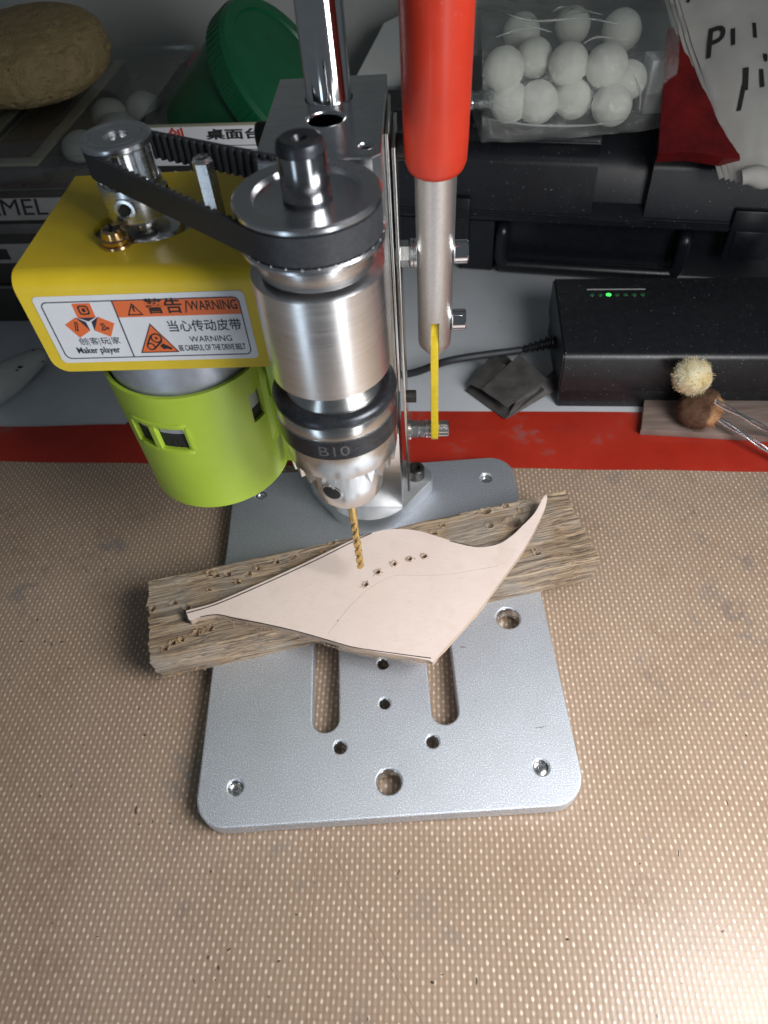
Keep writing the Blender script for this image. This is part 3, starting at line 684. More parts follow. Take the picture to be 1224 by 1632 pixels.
# lever: tube with slot, red grip, pivot bolts, yellow link
HB, HT = Vector((3.47, 8.02, 9.55)), Vector((3.30, 5.05, 25.5)); hd = (HT-HB).normalized()
def lever_frame(s): z = hd; x = (hp(1, 0, 0)-hp(0, 0, 0)); x = (x-z*x.dot(z)).normalized(); y = z.cross(x); return frame(HB+hd*s, x, y, z)
LM = lever_frame(0); tr = .745
bm = bmesh.new(); NSg, NZg = 60, 40; g = {}
def lv(i, j, inner):
    k = (i % NSg, j, inner)
    if k not in g:
        z = 12.0*j/NZg*1.0; a = 2*math.pi*(i+.5)/NSg; r = tr-(.16 if inner else 0)
        if j == 0: r -= .10
        zz = z if j > 0 else 0.0
        rounding = .55*(1-math.sqrt(max(0, 1-(math.cos(a))**2)))        # rounded fork end
        g[k] = bm.verts.new(LM @ Vector((r*math.cos(a), r*math.sin(a), max(zz, rounding*1.0) if z < .6 else zz)))
    return g[k]
def lsol(i, j):
    a = (2*math.pi*((i % NSg)+1.0)/NSg) % (2*math.pi); z = 12.0*(j+.5)/NZg
    if j < 0 or j >= NZg: return False
    return not (abs(math.cos(a))*tr < .20 and z < 2.15)
for i in range(NSg):
    for j in range(NZg):
        if not lsol(i, j): continue
        bm.faces.new((lv(i, j, 0), lv(i+1, j, 0), lv(i+1, j+1, 0), lv(i, j+1, 0))); bm.faces.new((lv(i, j+1, 1), lv(i+1, j+1, 1), lv(i+1, j, 1), lv(i, j, 1)))
        for di, dj, e in ((-1, 0, ((i, j), (i, j+1))), (1, 0, ((i+1, j+1), (i+1, j))), (0, -1, ((i+1, j), (i, j)))):
            if not lsol(i+di, j+dj):
                (p0, q0), (p1, q1) = e; bm.faces.new((lv(p0, q0, 0), lv(p1, q1, 0), lv(p1, q1, 1), lv(p0, q0, 1)))
bmesh.ops.remove_doubles(bm, verts=bm.verts, dist=.001)
lever = obj('lever_tube', bm, m_tube, press, 40)
G0 = 9.0
bm = bmesh.new(); lathe(bm, [(.72, G0+.12), (.90, G0+.0), (1.0, G0+.06), (1.07, G0+.28), (1.09, G0+.9), (1.10, G0+3), (1.10, G0+9.2), (1.0, G0+9.7), (.6, G0+9.95), (0, G0+10)], 64, LM); obj('lever_grip', bm, m_red_grip, lever, 50)
def bolt_parts(y, z, items, parent):
    for nm, x0, x1, r, seg, mt in items:
        b_ = bmesh.new(); c = min(.05, (x1-x0)*.2)
        lathe(b_, [(0, 0), (r-c, 0), (r, c), (r, x1-x0-c), (r-c, x1-x0), (0, x1-x0)], seg, HM @ axis_frame((x0, y, z), (1, 0, 0))); obj(nm, b_, mt, parent, 25)
def hloc(w): return HM.inverted() @ w
p1 = hloc(HB+hd*5.25); p2 = hloc(HB+hd*1.55); px1 = p1.x
bolt_parts(p1.y, p1.z, [('washer', 1.92, 2.12, .56, 28, m_zinc), ('hex_nut', 2.14, 2.55, .50, 6, m_zinc), ('washer', 2.58, 2.70, .56, 28, m_zinc), ('washer', 2.72, 2.85, .56, 28, m_zinc), ('bolt_shank', 1.95, px1+.7, .24, 20, m_zinc), ('bolt_head', px1+.72, px1+1.30, .46, 28, m_chrome)], lever)
bolt_parts(p2.y, p2.z, [('bolt_shank', p2.x-.6, p2.x+.75, .24, 20, m_zinc), ('bolt_head', p2.x+.74, p2.x+1.36, .46, 28, m_chrome)], lever)
LZ = 4.95; lw = pyy(691, 683, 7.75); pl = hloc(lw)
link_x = p2.x-.02
bm = bmesh.new(); dz = p2.z-pl.z
b2 = sheet([slot(0, 0, dz, .55, 14), circle(0, 0, .2, 20), circle(0, dz, .2, 20)], .15, .03)
tilt = math.atan2(p2.y-pl.y, dz)
bmesh.ops.transform(b2, verts=b2.verts, matrix=HM @ T(link_x, pl.y, pl.z) @ Matrix.Rotation(-tilt, 4, 'X') @ frame((0, 0, 0), (0, 1, 0), (0, 0, 1), (1, 0, 0)))
link = obj('lever_link', b2, m_yellow2, press, 40)
bolt_parts(pl.y, pl.z, [('bolt_flange', 2.22, 2.34, .55, 28, m_zinc), ('hex_nut', 2.36, 2.72, .46, 6, m_zinc), ('hex_nut', 2.76, 3.06, .44, 6, m_zinc), ('washer', 3.08, 3.18, .46, 28, m_zinc), ('washer', 3.20, link_x-.16, .46, 28, m_sideplate), ('bolt_shank', 2.0, link_x+.3, .24, 20, m_zinc), ('bolt_head', link_x+.16, link_x+.72, .40, 28, m_zinc)], link)

# ------------------------------------------------------------------ weathered plank
ZP = 1.80
def wood_mat():
    m = material('weathered_wood', (0.3, 0.25, 0.2), 0.85); v0 = coords(m)
    wob = N(m, 'ShaderNodeTexNoise'); wob.inputs['Scale'].default_value = 0.28; wob.inputs['Detail'].default_value = 2; L(m, v0, wob.inputs['Vector'])
    sc = N(m, 'ShaderNodeVectorMath'); sc.operation = 'SCALE'; L(m, wob.outputs['Color'], sc.inputs[0]); sc.inputs['Scale'].default_value = .55
    ad = N(m, 'ShaderNodeVectorMath'); L(m, v0, ad.inputs[0]); L(m, sc.outputs[0], ad.inputs[1])
    def st(scale): mp = N(m, 'ShaderNodeMapping'); mp.inputs['Scale'].default_value = scale; L(m, ad.outputs[0], mp.inputs['Vector']); return mp.outputs['Vector']
    f = noise_tex(m, st((0.10, 2.4, 2.4)), 1.5, 6, 0.62); f2 = noise_tex(m, st((0.35, 13, 13)), 1.2, 4, 0.65); f3 = noise_tex(m, st((0.9, 34, 34)), 1.0, 3)
    big = noise_tex(m, v0, 0.40, 4)
    c = ramp(m, f, [(0.28, (0.17, 0.115, 0.072)), (0.42, (0.33, 0.235, 0.150)), (0.56, (0.48, 0.36, 0.245)), (0.72, (0.62, 0.50, 0.37))])
    c = mixc(m, math_node(m, 'MULTIPLY', ramp(m, f2, [(0.40, 1.0), (0.52, 0.0)]), 0.90), c, (0.075, 0.055, 0.042))
    c = mixc(m, math_node(m, 'MULTIPLY', ramp(m, f3, [(0.36, 1.0), (0.50, 0.0)]), 0.45), c, (0.12, 0.09, 0.065))
    c = mixc(m, math_node(m, 'MULTIPLY', ramp(m, big, [(0.45, 0.0), (0.68, 1.0)]), 0.5), c, (0.30, 0.29, 0.275))
    c = mixc(m, math_node(m, 'MULTIPLY', ramp(m, noise_tex(m, st((.5, 2.0, 2.0)), 0.9, 4), [(0.58, 0.0), (0.72, 1.0)]), 0.5), c, (0.42, 0.26, 0.13))
    L(m, c, B(m).inputs['Base Color'])
    h = math_node(m, 'ADD', math_node(m, 'ADD', f, math_node(m, 'MULTIPLY', f2, 0.7)), math_node(m, 'MULTIPLY', f3, .35)); bump(m, h, 0.95, 0.10); return m
m_wood = wood_mat()
cBL, cBR, cFR, cFL = pz(234, 926, ZP), pz(897, 781, ZP), pz(957, 890, ZP), pz(238, 1052, ZP)
ux = ((cBR-cBL)+(cFR-cFL)).normalized(); uy = Vector((0, 0, 1)).cross(ux)
ctr = (cBL+cBR+cFR+cFL)/4
PL, PW = ((cBR-cBL).length+(cFR-cFL).length)/2, abs(((cBL+cBR)/2-(cFL+cFR)/2).dot(uy))
WM = frame((ctr.x, ctr.y, 0), ux, uy, (0, 0, 1))
WI = WM.inverted()
holes = []
def whole(px, py, r, d): p = WI @ pz(px, py, ZP); holes.append((p.x, p.y, r, d))
for q in ((818, 832, .34, .4), (855, 882, .13, .3), (774, 815, .2, .25), (780, 838, .16, .2), (806, 806, .12, .2), (832, 800, .1, .2), (690, 850, .12, .2), (664, 850, .12, .2), (705, 838, .1, .2), (830, 815, .1, .15),
          (333, 915, .10, .2), (345, 916, .10, .2), (362, 915, .12, .2), (378, 928, .12, .2), (395, 915, .13, .22), (410, 905, .1, .15), (276, 962, .13, .2), (296, 968, .14, .2), (333, 940, .1, .15),
          (275, 1025, .12, .2), (290, 1020, .1, .2), (312, 1010, .13, .2), (335, 1000, .12, .2), (262, 1033, .1, .2), (528, 865, .12, .2), (515, 880, .1, .15), (760, 1000, .1, .2), (905, 930, .08, .15), (243, 970, .12, .2), (441, 895, .1, .2), (468, 888, .1, .2), (720, 1, .1, .1)):
    if q[1] > 10: whole(*q)
NU, per = 260, []
NY, NZs = 64, 14
for i in range(NY+1): per.append((PW/2-PW*i/NY, ZP, 0, 1))             # top, back to front
for i in range(1, NZs): per.append((-PW/2, ZP-ZP*i/NZs, -1, 0))
for i in range(0, 13): per.append((-PW/2+PW*i/12, 0.004, 0, -1))
for i in range(1, NZs): per.append((PW/2, ZP*i/NZs, 1, 0))
bm = bmesh.new(); rows = []
for i in range(NU+1):
    t = i/NU; row = []
    for (y, z, ny, nz) in per:
        e = .13*fnoise(y*1.6, z*2.0, 5.0 if t < .5 else 9.0)+.05*fnoise(y*9, z*9, 2)
        fade = max(0, 1-abs(t-(0 if t < .5 else 1))*30)
        x = -PL/2+PL*t+e*fade*1.0
        if t < .5: x += fade*(.16*(1-z/ZP))
        d = 0.0
        if nz > -1:
            wv = y+.10*fnoise(x*.25, 3, 1)
            d = .035*fnoise(x*.16, wv*2.4, z*2.4)+.022*fnoise(x*.35, wv*9, z*9)-.10*max(0, fnoise(x*.16, wv*6.5, z*5+7)-.22)*2
            if nz == 1:
                for hx, hy_, hr, hdp in holes:
                    q2 = math.hypot((x-hx)*.85, y-hy_)
                    if q2 < hr*1.6: d -= 1.6*hdp*max(0, 1-(q2/hr)**4) if q2 < hr else -.05*(1-abs(q2/hr-1.25)/.35)
        ed = min(1.0, (ZP-z)/.12+abs(y)*0) if nz == 0 else 1
        yy = y+ny*d*1.0; zz = z+(d if nz == 1 else 0)
        if nz == 1 and abs(abs(y)-PW/2) < .05: zz -= .06; yy *= .99
        bowx = .10*fnoise(t*2, 1, 1)
        row.append(bm.verts.new(WM @ Vector((x, yy+bowx*(1 if abs(y) > PW/2-.1 else abs(y)/PW*2), max(zz, .004)))))
    rows.append(row)
n = len(per)
for a, b in zip(rows, rows[1:]):
    for k in range(n): bm.faces.new((a[k], b[k], b[(k+1) % n], a[(k+1) % n]))
for row in (rows[0], rows[-1]):
    c = sum((v.co for v in row), Vector())/n; c.z = ZP*.5; cv = bm.verts.new(c)
    for k in range(n): bm.faces.new((row[k], row[(k+1) % n], cv))
me_pl = new_mesh('plank', bm, 60)
me_pl.transform(WM.inverted()); plank = obj('wooden_plank', me_pl, m_wood); plank.matrix_world = WM
tag(plank, 'weathered grey-brown plank with worm holes lying across the base plate', 'plank')
# crumbs of fresh wood round the worm holes
bm = bmesh.new(); random.seed(11)
for hx, hy_, hr, hdp in holes:
    for _ in range(9):
        a, q2 = random.uniform(0, 6.28), hr*random.uniform(.7, 2.0); x, y = hx+q2*math.cos(a)*1.3, hy_+q2*math.sin(a)
        if abs(y) > PW/2-.05: continue
        s = random.uniform(.03, .075); c = Vector((x, y, ZP+.03))
        vv = [bm.verts.new(c+Vector((random.uniform(-s, s), random.uniform(-s, s), random.uniform(0, s*1.2)))) for _ in range(5)]
        bmesh.ops.convex_hull(bm, input=vv)
for _ in range(26):                                                # splinters along the lower front edge at the left end
    x, y = -PL/2+random.uniform(.3, 2.2), -PW/2-random.uniform(-.05, .08); s = random.uniform(.02, .07); c = Vector((x, y, random.uniform(.05, .3)))
    vv = [bm.verts.new(c+Vector((random.uniform(-s, s)*1.6, random.uniform(-s, s), random.uniform(0, s)))) for _ in range(5)]
    bmesh.ops.convex_hull(bm, input=vv)
cr = stuff(obj('wood_crumbs', bm, varied('fresh_wood_dust', (0.34, 0.19, 0.08), (0.52, 0.33, 0.16), 4, 0.9), None, 0)); cr.parent = plank

# ------------------------------------------------------------------ leather piece
LH = .30; ZL = ZP+.07
def leather_mat():
    m = varied('veg_tan_leather', (0.72, 0.595, 0.54), (0.77, 0.645, 0.595), 0.5, 0.62, rvar=0.06, bscale=22, bstr=0.10, bdist=0.015)
    v = coords(m); base_ = B(m).inputs['Base Color'].links[0].from_socket
    s = math_node(m, 'MULTIPLY', ramp(m, noise_tex(m, v, 0.55, 3), [(0.56, 0.0), (0.74, 1.0)]), 0.32)
    c = mixc(m, s, base_, (0.52, 0.42, 0.34)); fib = noise_tex(m, coords(m, (1.0, 5.0, 1), (0, 0, R(-14))), 2.2, 5, .7); c = mixc(m, math_node(m, 'MULTIPLY', ramp(m, fib, [(.52, 0.0), (.72, 1.0)]), .30), c, (0.56, 0.44, 0.37)); p = ramp(m, noise_tex(m, v, 13, 2), [(0.69, 0.0), (0.73, 1.0)])
    L(m, mixc(m, math_node(m, 'MULTIPLY', p, 0.40), c, (0.36, 0.26, 0.20)), B(m).inputs['Base Color']); return m
m_leather = leather_mat()
m_suede = varied('leather_cut_edge', (0.40, 0.29, 0.21), (0.58, 0.45, 0.36), 9, 0.9, bscale=16, bstr=0.5, bdist=0.05, stretch=(1, 1, 4))
def lz(zx, zy): return (220+zx/1.6105, 720+zy/1.6105)
upper = [(122, 410), (150, 401), (200, 386), (300, 343), (400, 298), (500, 250), (560, 222), (610, 205), (660, 198), (720, 203), (780, 221), (840, 238), (880, 242), (925, 234), (965, 208), (1000, 178), (1020, 158)]
tip = [(1031, 141), (1041, 127), (1047, 131), (1045, 146)]
lower = [(1033, 172), (990, 250), (930, 332), (870, 412), (810, 480), (770, 524), (757, 540)]
bottom = [(745, 535), (700, 527), (620, 515), (560, 504), (510, 491), (430, 466), (350, 446), (280, 431), (235, 423), (205, 417), (175, 421), (150, 427), (132, 432)]
poly = [lz(*p) for p in upper+tip+lower+bottom]
wpts = [pz(px, py, ZL+LH) for px, py in poly]
outl2 = [Vector((p.x, p.y)) for p in catmull([(p.x, p.y) for p in wpts], 4)]
tipw = pz(*lz(1046, 128), ZL+LH)
hol = [pz(*lz(*q), ZL+LH) for q in ((583, 341), (614, 309), (656, 288), (696, 275), (734, 269))]
bm = sheet([[(p.x, p.y) for p in outl2]] + [circle(h.x+.02, h.y, .115+.015*math.sin(i*2), 14) for i, h in enumerate(hol)], LH/2, 0)
bmesh.ops.translate(bm, verts=bm.verts, vec=(0, 0, ZL+LH/2))
tdir = (Vector((tipw.x, tipw.y, 0))-Vector((hol[2].x, hol[2].y, 0))).normalized()
for k in range(11):
    bmesh.ops.bisect_plane(bm, geom=bm.verts[:]+bm.edges[:]+bm.faces[:], plane_co=Vector((tipw.x, tipw.y, 0))-tdir*(.15+.22*k), plane_no=tdir, dist=1e-5)
def curl(co):
    d = (Vector((co.x, co.y))-Vector((tipw.x, tipw.y))).length; t = max(0, 1-d/2.1); co.z += .50*t*t; return co
dirs = {}
for v in bm.verts:
    curl(v.co)
    if v.co.z < ZL+LH*.5:                                       # ragged flesh side
        v.co.x += random.uniform(-.025, .025); v.co.y += random.uniform(-.035, .02)
bm.normal_update()
me_l = new_mesh('leather', bm, 35); me_l.materials.append(m_leather); me_l.materials.append(m_suede)
for p in me_l.polygons:
    if p.normal.z < .5: p.material_index = 1
leather = obj('leather_piece', me_l, None)
tag(leather, 'pale pink-tan leather cut-out with curled tip lying on the plank', 'leather')
def ink_line(name, pts, r, mat_, zoff=.006, parent=leather, flat=.4):
    b_ = bmesh.new(); P3 = [curl(Vector((p[0], p[1], ZL+LH+zoff*.3))) for p in pts]; tube(b_, P3, [r*(.75+.4*abs(fnoise(i*.4, 3))) for i in range(len(P3))], 6)
    return obj(name, b_, mat_, parent, 60)
def onl(pts, n=4): return [(q.x, q.y) for q in catmull([tuple(pz(*lz(*p), ZL+LH).to_2d()) for p in pts], n, False)]
ink_line('drawn_line', onl([(126, 414), (200, 392), (300, 350), (400, 305), (470, 272), (520, 247), (570, 222), (600, 209)]), .034, m_ink)
ink_line('drawn_line', onl([(800, 229), (845, 240), (880, 244), (925, 236), (960, 214), (985, 190)]), .030, m_ink)
ink_line('drawn_line', onl([(160, 424), (205, 418), (260, 430), (330, 443), (420, 464), (510, 490), (560, 503), (640, 515), (752, 530)]), .027, m_ink)
m_pencil = material('pencil', (0.42, 0.34, 0.30), 0.8)
ink_line('scored_line', onl([(487, 470), (515, 433), (545, 396), (585, 358), (625, 332), (660, 318), (705, 317), (780, 316), (850, 306), (925, 293)]), .010, m_pencil)
b_ = bmesh.new(); q0 = pz(*lz(513, 433), ZL+LH); tube(b_, [q0+Vector((-.03, .03, .0)), q0+Vector((.03, -.04, .0))], .014, 6); obj('ink_dot', b_, m_ink, leather)
b_ = bmesh.new(); e0, e1 = pz(*lz(122, 411), ZL+.1), pz(*lz(131, 437), ZL+.1)
prism(b_, [(e0.x-.07, e0.y), (e1.x-.07, e1.y), (e1.x+.05, e1.y), (e0.x+.05, e0.y)], ZL-.03, ZL+LH+.006, bevel=.02); obj('inked_end', b_, m_ink, leather)
# chips of leather raised round the drilled holes, and loose fibres on the cut edge
for h in hol:
    b_ = bmesh.new()
    for k in range(18):
        a = random.uniform(0, 6.28) if k > 5 else random.uniform(2.2, 4.2); q2 = random.uniform(.12, .26); s = random.uniform(.02, .055)
        c = Vector((h.x+.02+q2*math.cos(a), h.y+q2*math.sin(a), ZL+LH+.01)); vv = [b_.verts.new(c+Vector((random.uniform(-s, s), random.uniform(-s, s), random.uniform(-.01, s)))) for _ in range(5)]
        bmesh.ops.convex_hull(b_, input=vv)
    for rr_ in (0,):
        n1_ = 18; ro = []
        for t in range(n1_):
            aa = 2*math.pi*t/n1_; w_ = 1+.35*fnoise(aa*2, h.x*5, h.y); ro.append([b_.verts.new(Vector((h.x+.02+q_*w_*math.cos(aa), h.y+q_*w_*math.sin(aa), ZL+LH+z_))) for q_, z_ in ((.115, -.02), (.135, .035*w_), (.19, .004))])
        for t in range(n1_):
            for q_ in (0, 1): b_.faces.new((ro[t][q_], ro[(t+1) % n1_][q_], ro[(t+1) % n1_][q_+1], ro[t][q_+1]))
    stuff(obj('drilled_chips', b_, varied('leather_chip', (0.42, 0.31, 0.23), (0.62, 0.5, 0.42), 8, .9), leather, 0))
b_ = bmesh.new(); random.seed(5)
edge = onl([(205, 424), (280, 437), (350, 452), (430, 472), (510, 497), (560, 510), (620, 521), (700, 533), (750, 541)], 30)
for p in edge:
    for _ in range(2):
        l = random.uniform(.04, .13); d2 = Vector((random.uniform(-.6, .6), -1, random.uniform(-.9, .2))).normalized()*l
        s0 = Vector((p[0]+random.uniform(-.05, .05), p[1]+.03, ZL+random.uniform(0, .18))); tube(b_, [s0, s0+d2*.6+Vector((random.uniform(-.02, .02), 0, 0)), s0+d2], [.008, .006, .003], 4)
for px, py in ((366, 985), (372, 992)):
    s0 = pz(px, py, ZL+.1); tube(b_, [s0, s0+Vector((.02, -.12, -.05)), s0+Vector((.08, -.3, -.1))], [.015, .012, .006], 5)
stuff(obj('edge_fibres', b_, m_suede, leather, 60))

# ------------------------------------------------------------------ battery charger with its cord
m_blackpl = varied('black_plastic', (0.006, 0.007, 0.009), (0.011, 0.012, 0.015), 2, 0.38, rvar=0.1, bscale=45, bstr=0.10)
def dusty(m, amount=.5, scale=7.0):
    v = coords(m); base_ = B(m).inputs['Base Color'].links[0].from_socket
    d = ramp(m, noise_tex(m, v, scale, 2), [(0.70, 0.0), (0.74, 1.0)]); L(m, mixc(m, math_node(m, 'MULTIPLY', d, amount), base_, (0.38, 0.38, 0.38)), B(m).inputs['Base Color'])
dusty(m_blackpl)
for m_ in (m_red_grip, m_yellow, m_green): dusty(m_, .25, 10.0)
CHM = T(11.75, 14.75, 0) @ Matrix.Rotation(R(-7), 4, 'Z')
charger = thing('battery_charger', 'black battery charger with a row of green indicator lights', 'charger', CHM @ Vector((7, 4, DESK)))
bm = bmesh.new()
prof = [(-.05, .30), (-.05, 2.62), (.10, 2.86), (.34, 3.0), (7.9, 3.06), (8.2, 2.8), (8.2, .30)]    # (depth, height)
a_ = [bm.verts.new(CHM @ Vector((0.0, y, z))) for y, z in prof]; b2_ = [bm.verts.new(CHM @ Vector((16, y, z))) for y, z in prof]
bm.faces.new(a_); bm.faces.new(b2_[::-1])
for i in range(len(prof)): bm.faces.new((a_[i], b2_[i], b2_[(i+1) % len(prof)], a_[(i+1) % len(prof)]))
bmesh.ops.bevel(bm, geom=[e for e in bm.edges if abs(e.verts[0].co.z-e.verts[1].co.z) > .001 or (e.verts[0].co-e.verts[1].co).length < 9], offset=.10, segments=2, affect='EDGES')
case_top = obj('charger_case', bm, m_blackpl, charger, 40)
bm = bmesh.new(); box(bm, .12, 15.8, .10, 8.0, DESK+.004, .32, CHM, .12); obj('charger_base', bm, m_blackpl, charger)
m_led_off = material('led_dark', (0.02, 0.10, 0.04), 0.25)
m_led = material('led_green', (0.05, 0.6, 0.08), 0.3); B(m_led).inputs['Emission Color'].default_value = (0.05, 1, 0.10, 1); B(m_led).inputs['Emission Strength'].default_value = 2.0
l0, l1 = CHM.inverted() @ pz(943, 470, 3.03), CHM.inverted() @ pz(1024, 470, 3.03)
for k in range(7):
    bm = bmesh.new(); q = l0.lerp(l1, k/6); lathe(bm, [(.17, 3.035), (.15, 3.07), (.08, 3.10), (0, 3.11)], 20, CHM @ T(q.x, (l0.y+l1.y)/2, 0)); obj('indicator_light', bm, m_led if k == 2 else m_led_off, case_top, 60, 'lit green indicator light' if k == 2 else None)
bm = bmesh.new(); box(bm, l0.x-.25, l1.x+.25, (l0.y+l1.y)/2+.55, (l0.y+l1.y)/2+.62, 3.03, 3.075, CHM); obj('indicator_line', bm, material('pale_print', (.45, .46, .46), .5), case_top)
cA = CHM @ Vector((-.02, 4.0, .95)); cB = CHM @ Vector((-2.1, 3.9, .35))
bm = bmesh.new(); pth = [cA.lerp(cB, i/36) for i in range(37)]; tube(bm, pth, [(.46-.006*i)*(1.0 if i % 6 < 3 else .74) for i in range(37)], 20); obj('strain_relief', bm, m_blackpl, charger, 30)
cpts = [cB, pyy(720, 574, cB.y-.6), pz(650, 596, DESK+.28), pz(560, 602, DESK+.25), pz(450, 606, DESK+.25), pz(320, 590, DESK+.25)]
cpts[1].z = max(cpts[1].z, DESK+.26)
bm = bmesh.new(); tube(bm, catmull([tuple(p) for p in cpts], 12, False), .25, 16); obj('power_cord', bm, m_rubber, charger, 60)

# ------------------------------------------------------------------ black tool case behind
CA = T(2.2, 32.35, 0) @ Matrix.Rotation(R(-14.5), 4, 'Z')            # front left corner region of the case
m_case = varied('black_case_plastic', (0.006, 0.007, 0.011), (0.010, 0.012, 0.017), 0.6, 0.36, rvar=0.06, bscale=16, bstr=0.30, bdist=0.03); dusty(m_case, .5, 6.0)
m_case_s = varied('smooth_case_plastic', (0.006, 0.007, 0.010), (0.009, 0.011, 0.015), 1.0, 0.32, bscale=5, bstr=0.03)
tcase = thing('tool_case', 'big black plastic tool case lying flat with a carry handle', 'tool case', CA @ Vector((18, 7, DESK)))
bm = bmesh.new(); CX0, CX1, CD = 0.0, 40.0, 16.0
prof = [(.6, DESK+.01), (.25, DESK+.3), (0, .2), (0, 3.2), (CD, 3.2), (CD, DESK+.01)]
def extr(bm, prof, x0, x1, M):
    a_ = [bm.verts.new(M @ Vector((x0, y, z))) for y, z in prof]; b_ = [bm.verts.new(M @ Vector((x1, y, z))) for y, z in prof]
    bm.faces.new(a_[::-1]); bm.faces.new(b_)
    for i in range(len(prof)): bm.faces.new((a_[i], b_[i], b_[(i+1) % len(prof)], a_[(i+1) % len(prof)]))
for x0, x1 in ((CX0+5.6, CX0+8.0), (CX1-6, CX1)): extr(bm, prof, x0, x1, CA)
extr(bm, [(1.5 if abs(y) < 1 else y, z) for y, z in prof], CX0+8.0, CX1-6, CA)      # recess for the handle
extr(bm, [(y, max(z, 1.05) if z < 1 else z) for y, z in prof[2:5]]+[(CD, 1.05)], CX0, CX0+5.6, CA)
obj('case_bottom', bm, m_case_s, tcase, 30)
bm = bmesh.new()
lp = [(.10, 3.25), (-.22, 3.40), (-.22, 3.75), (.05, 3.9), (.35, 7.0), (.55, 7.5), (1.15, 8.0), (1.9, 8.05), (2.1, 8.5), (2.5, 8.8), (3.4, 8.85), (3.7, 9.15), (4.2, 9.2), (CD, 9.2), (CD, 3.25)]
rx0, rx1 = CA.inverted() @ pyy(948, 300, 29), CA.inverted() @ pyy(1035, 300, 28)
extr(bm, lp, CX0, rx0.x, CA); extr(bm, lp, rx1.x, CX1, CA)
extr(bm, [(.10, 3.25), (-.22, 3.40), (-.22, 3.75), (.35, 4.2), (.95, 4.5), (1.3, 6.4), (2.2, 7.6), (3.6, 8.3), (4.2, 9.15), (CD, 9.15), (CD, 3.25)], rx0.x, rx1.x, CA)
bmesh.ops.bevel(bm, geom=[e for e in bm.edges if e.calc_length() > 8], offset=.10, segments=2, affect='EDGES')
lid = obj('case_lid', bm, m_case, tcase, 45)
hx0, hx1 = CX0+8.6, CX0+21.5
bm = bmesh.new()
hpth = [CA @ Vector(c) for c in ((hx0, 1.3, 2.5), (hx0, .35, 2.4), (hx0, .25, 1.8), (hx0, .25, .4), (hx0+.3, .25, -.15), (hx0+1.0, .25, -.35), (hx1-1, .25, -.35), (hx1-.3, .25, -.15), (hx1, .25, .4), (hx1, .25, 1.8), (hx1, .35, 2.4), (hx1, 1.3, 2.5))]
tube(bm, catmull([tuple(p) for p in hpth], 4, False), .52, 10); obj('carry_handle', bm, m_case_s, tcase, 50)
for x in (3.2, 24.0):
    bm = bmesh.new(); box(bm, x, x+3.0, -.42, .3, 1.5, 5.0, CA, .15); lt = obj('case_latch', bm, m_case_s, tcase)
    bm = bmesh.new(); box(bm, x+.4, x+2.6, -.52, -.40, 1.8, 3.6, CA, .06); obj('latch_tab', bm, m_case_s, lt)

# ------------------------------------------------------------------ clear bag of felt balls on the case
m_felt = varied('white_felt', (0.76, 0.76, 0.69), (0.84, 0.84, 0.77), 2.5, 0.95, bscale=9, bstr=0.45, bdist=0.08, Sheen_Weight=0.3)
def fuzzy_ball(r, seed, squash=(1, 1, 1), sub=4, amp=.05):
    b_ = bmesh.new(); bmesh.ops.create_icosphere(b_, subdivisions=sub, radius=r)
    for v in b_.verts:
        n_ = v.co.normalized(); k = 1+amp*fnoise(n_.x*1.6+seed, n_.y*1.6, n_.z*1.6)+amp*.35*fnoise(n_.x*7+seed, n_.y*7, n_.z*7)
        v.co = Vector((v.co.x*k*squash[0], v.co.y*k*squash[1], v.co.z*k*squash[2]))
    return b_
z1_, z2_ = 9.2+1.28, 9.2+3.2
balls = [(812, 163, z1_, 'front row of the clear bag, leftmost'), (857, 163, z1_, 'front row of the clear bag, second from left'), (913, 158, z1_, 'front row of the clear bag, third from left'), (975, 168, z1_, 'front row of the clear bag, rightmost with glints'),
         (803, 110, z2_, 'upper row of the clear bag, leftmost beside red grip'), (851, 92, z2_, 'upper row of the clear bag, second from left'), (906, 102, z2_, 'upper row of the clear bag, third from left'), (967, 105, z2_, 'upper row of the clear bag, rightmost'),
         (918, 50, z2_+.3, 'back of the clear bag in the middle'), (836, 62, z2_+.3, 'back of the clear bag on the left'), (998, 58, z2_+.3, 'back of the clear bag on the right'), (1000, 128, z1_+.9, 'right end of the clear bag')]
bpos = []
for k, (px, py, z, lb) in enumerate(balls):
    p = pz(px, py, z); b_ = fuzzy_ball(1.27+.06*math.sin(k*2.1), k*3.7, (1, 1, .97), 4, .025); o = obj('felt_ball', b_, m_felt, None, 60); o.location = p
    if k in (8, 9, 10): o.location = p+Vector((0, 1.2, 0))
    tag(o, 'white felt ball in ' + lb, 'ball', 'felt balls in the clear bag'); bpos.append(o.location.copy())
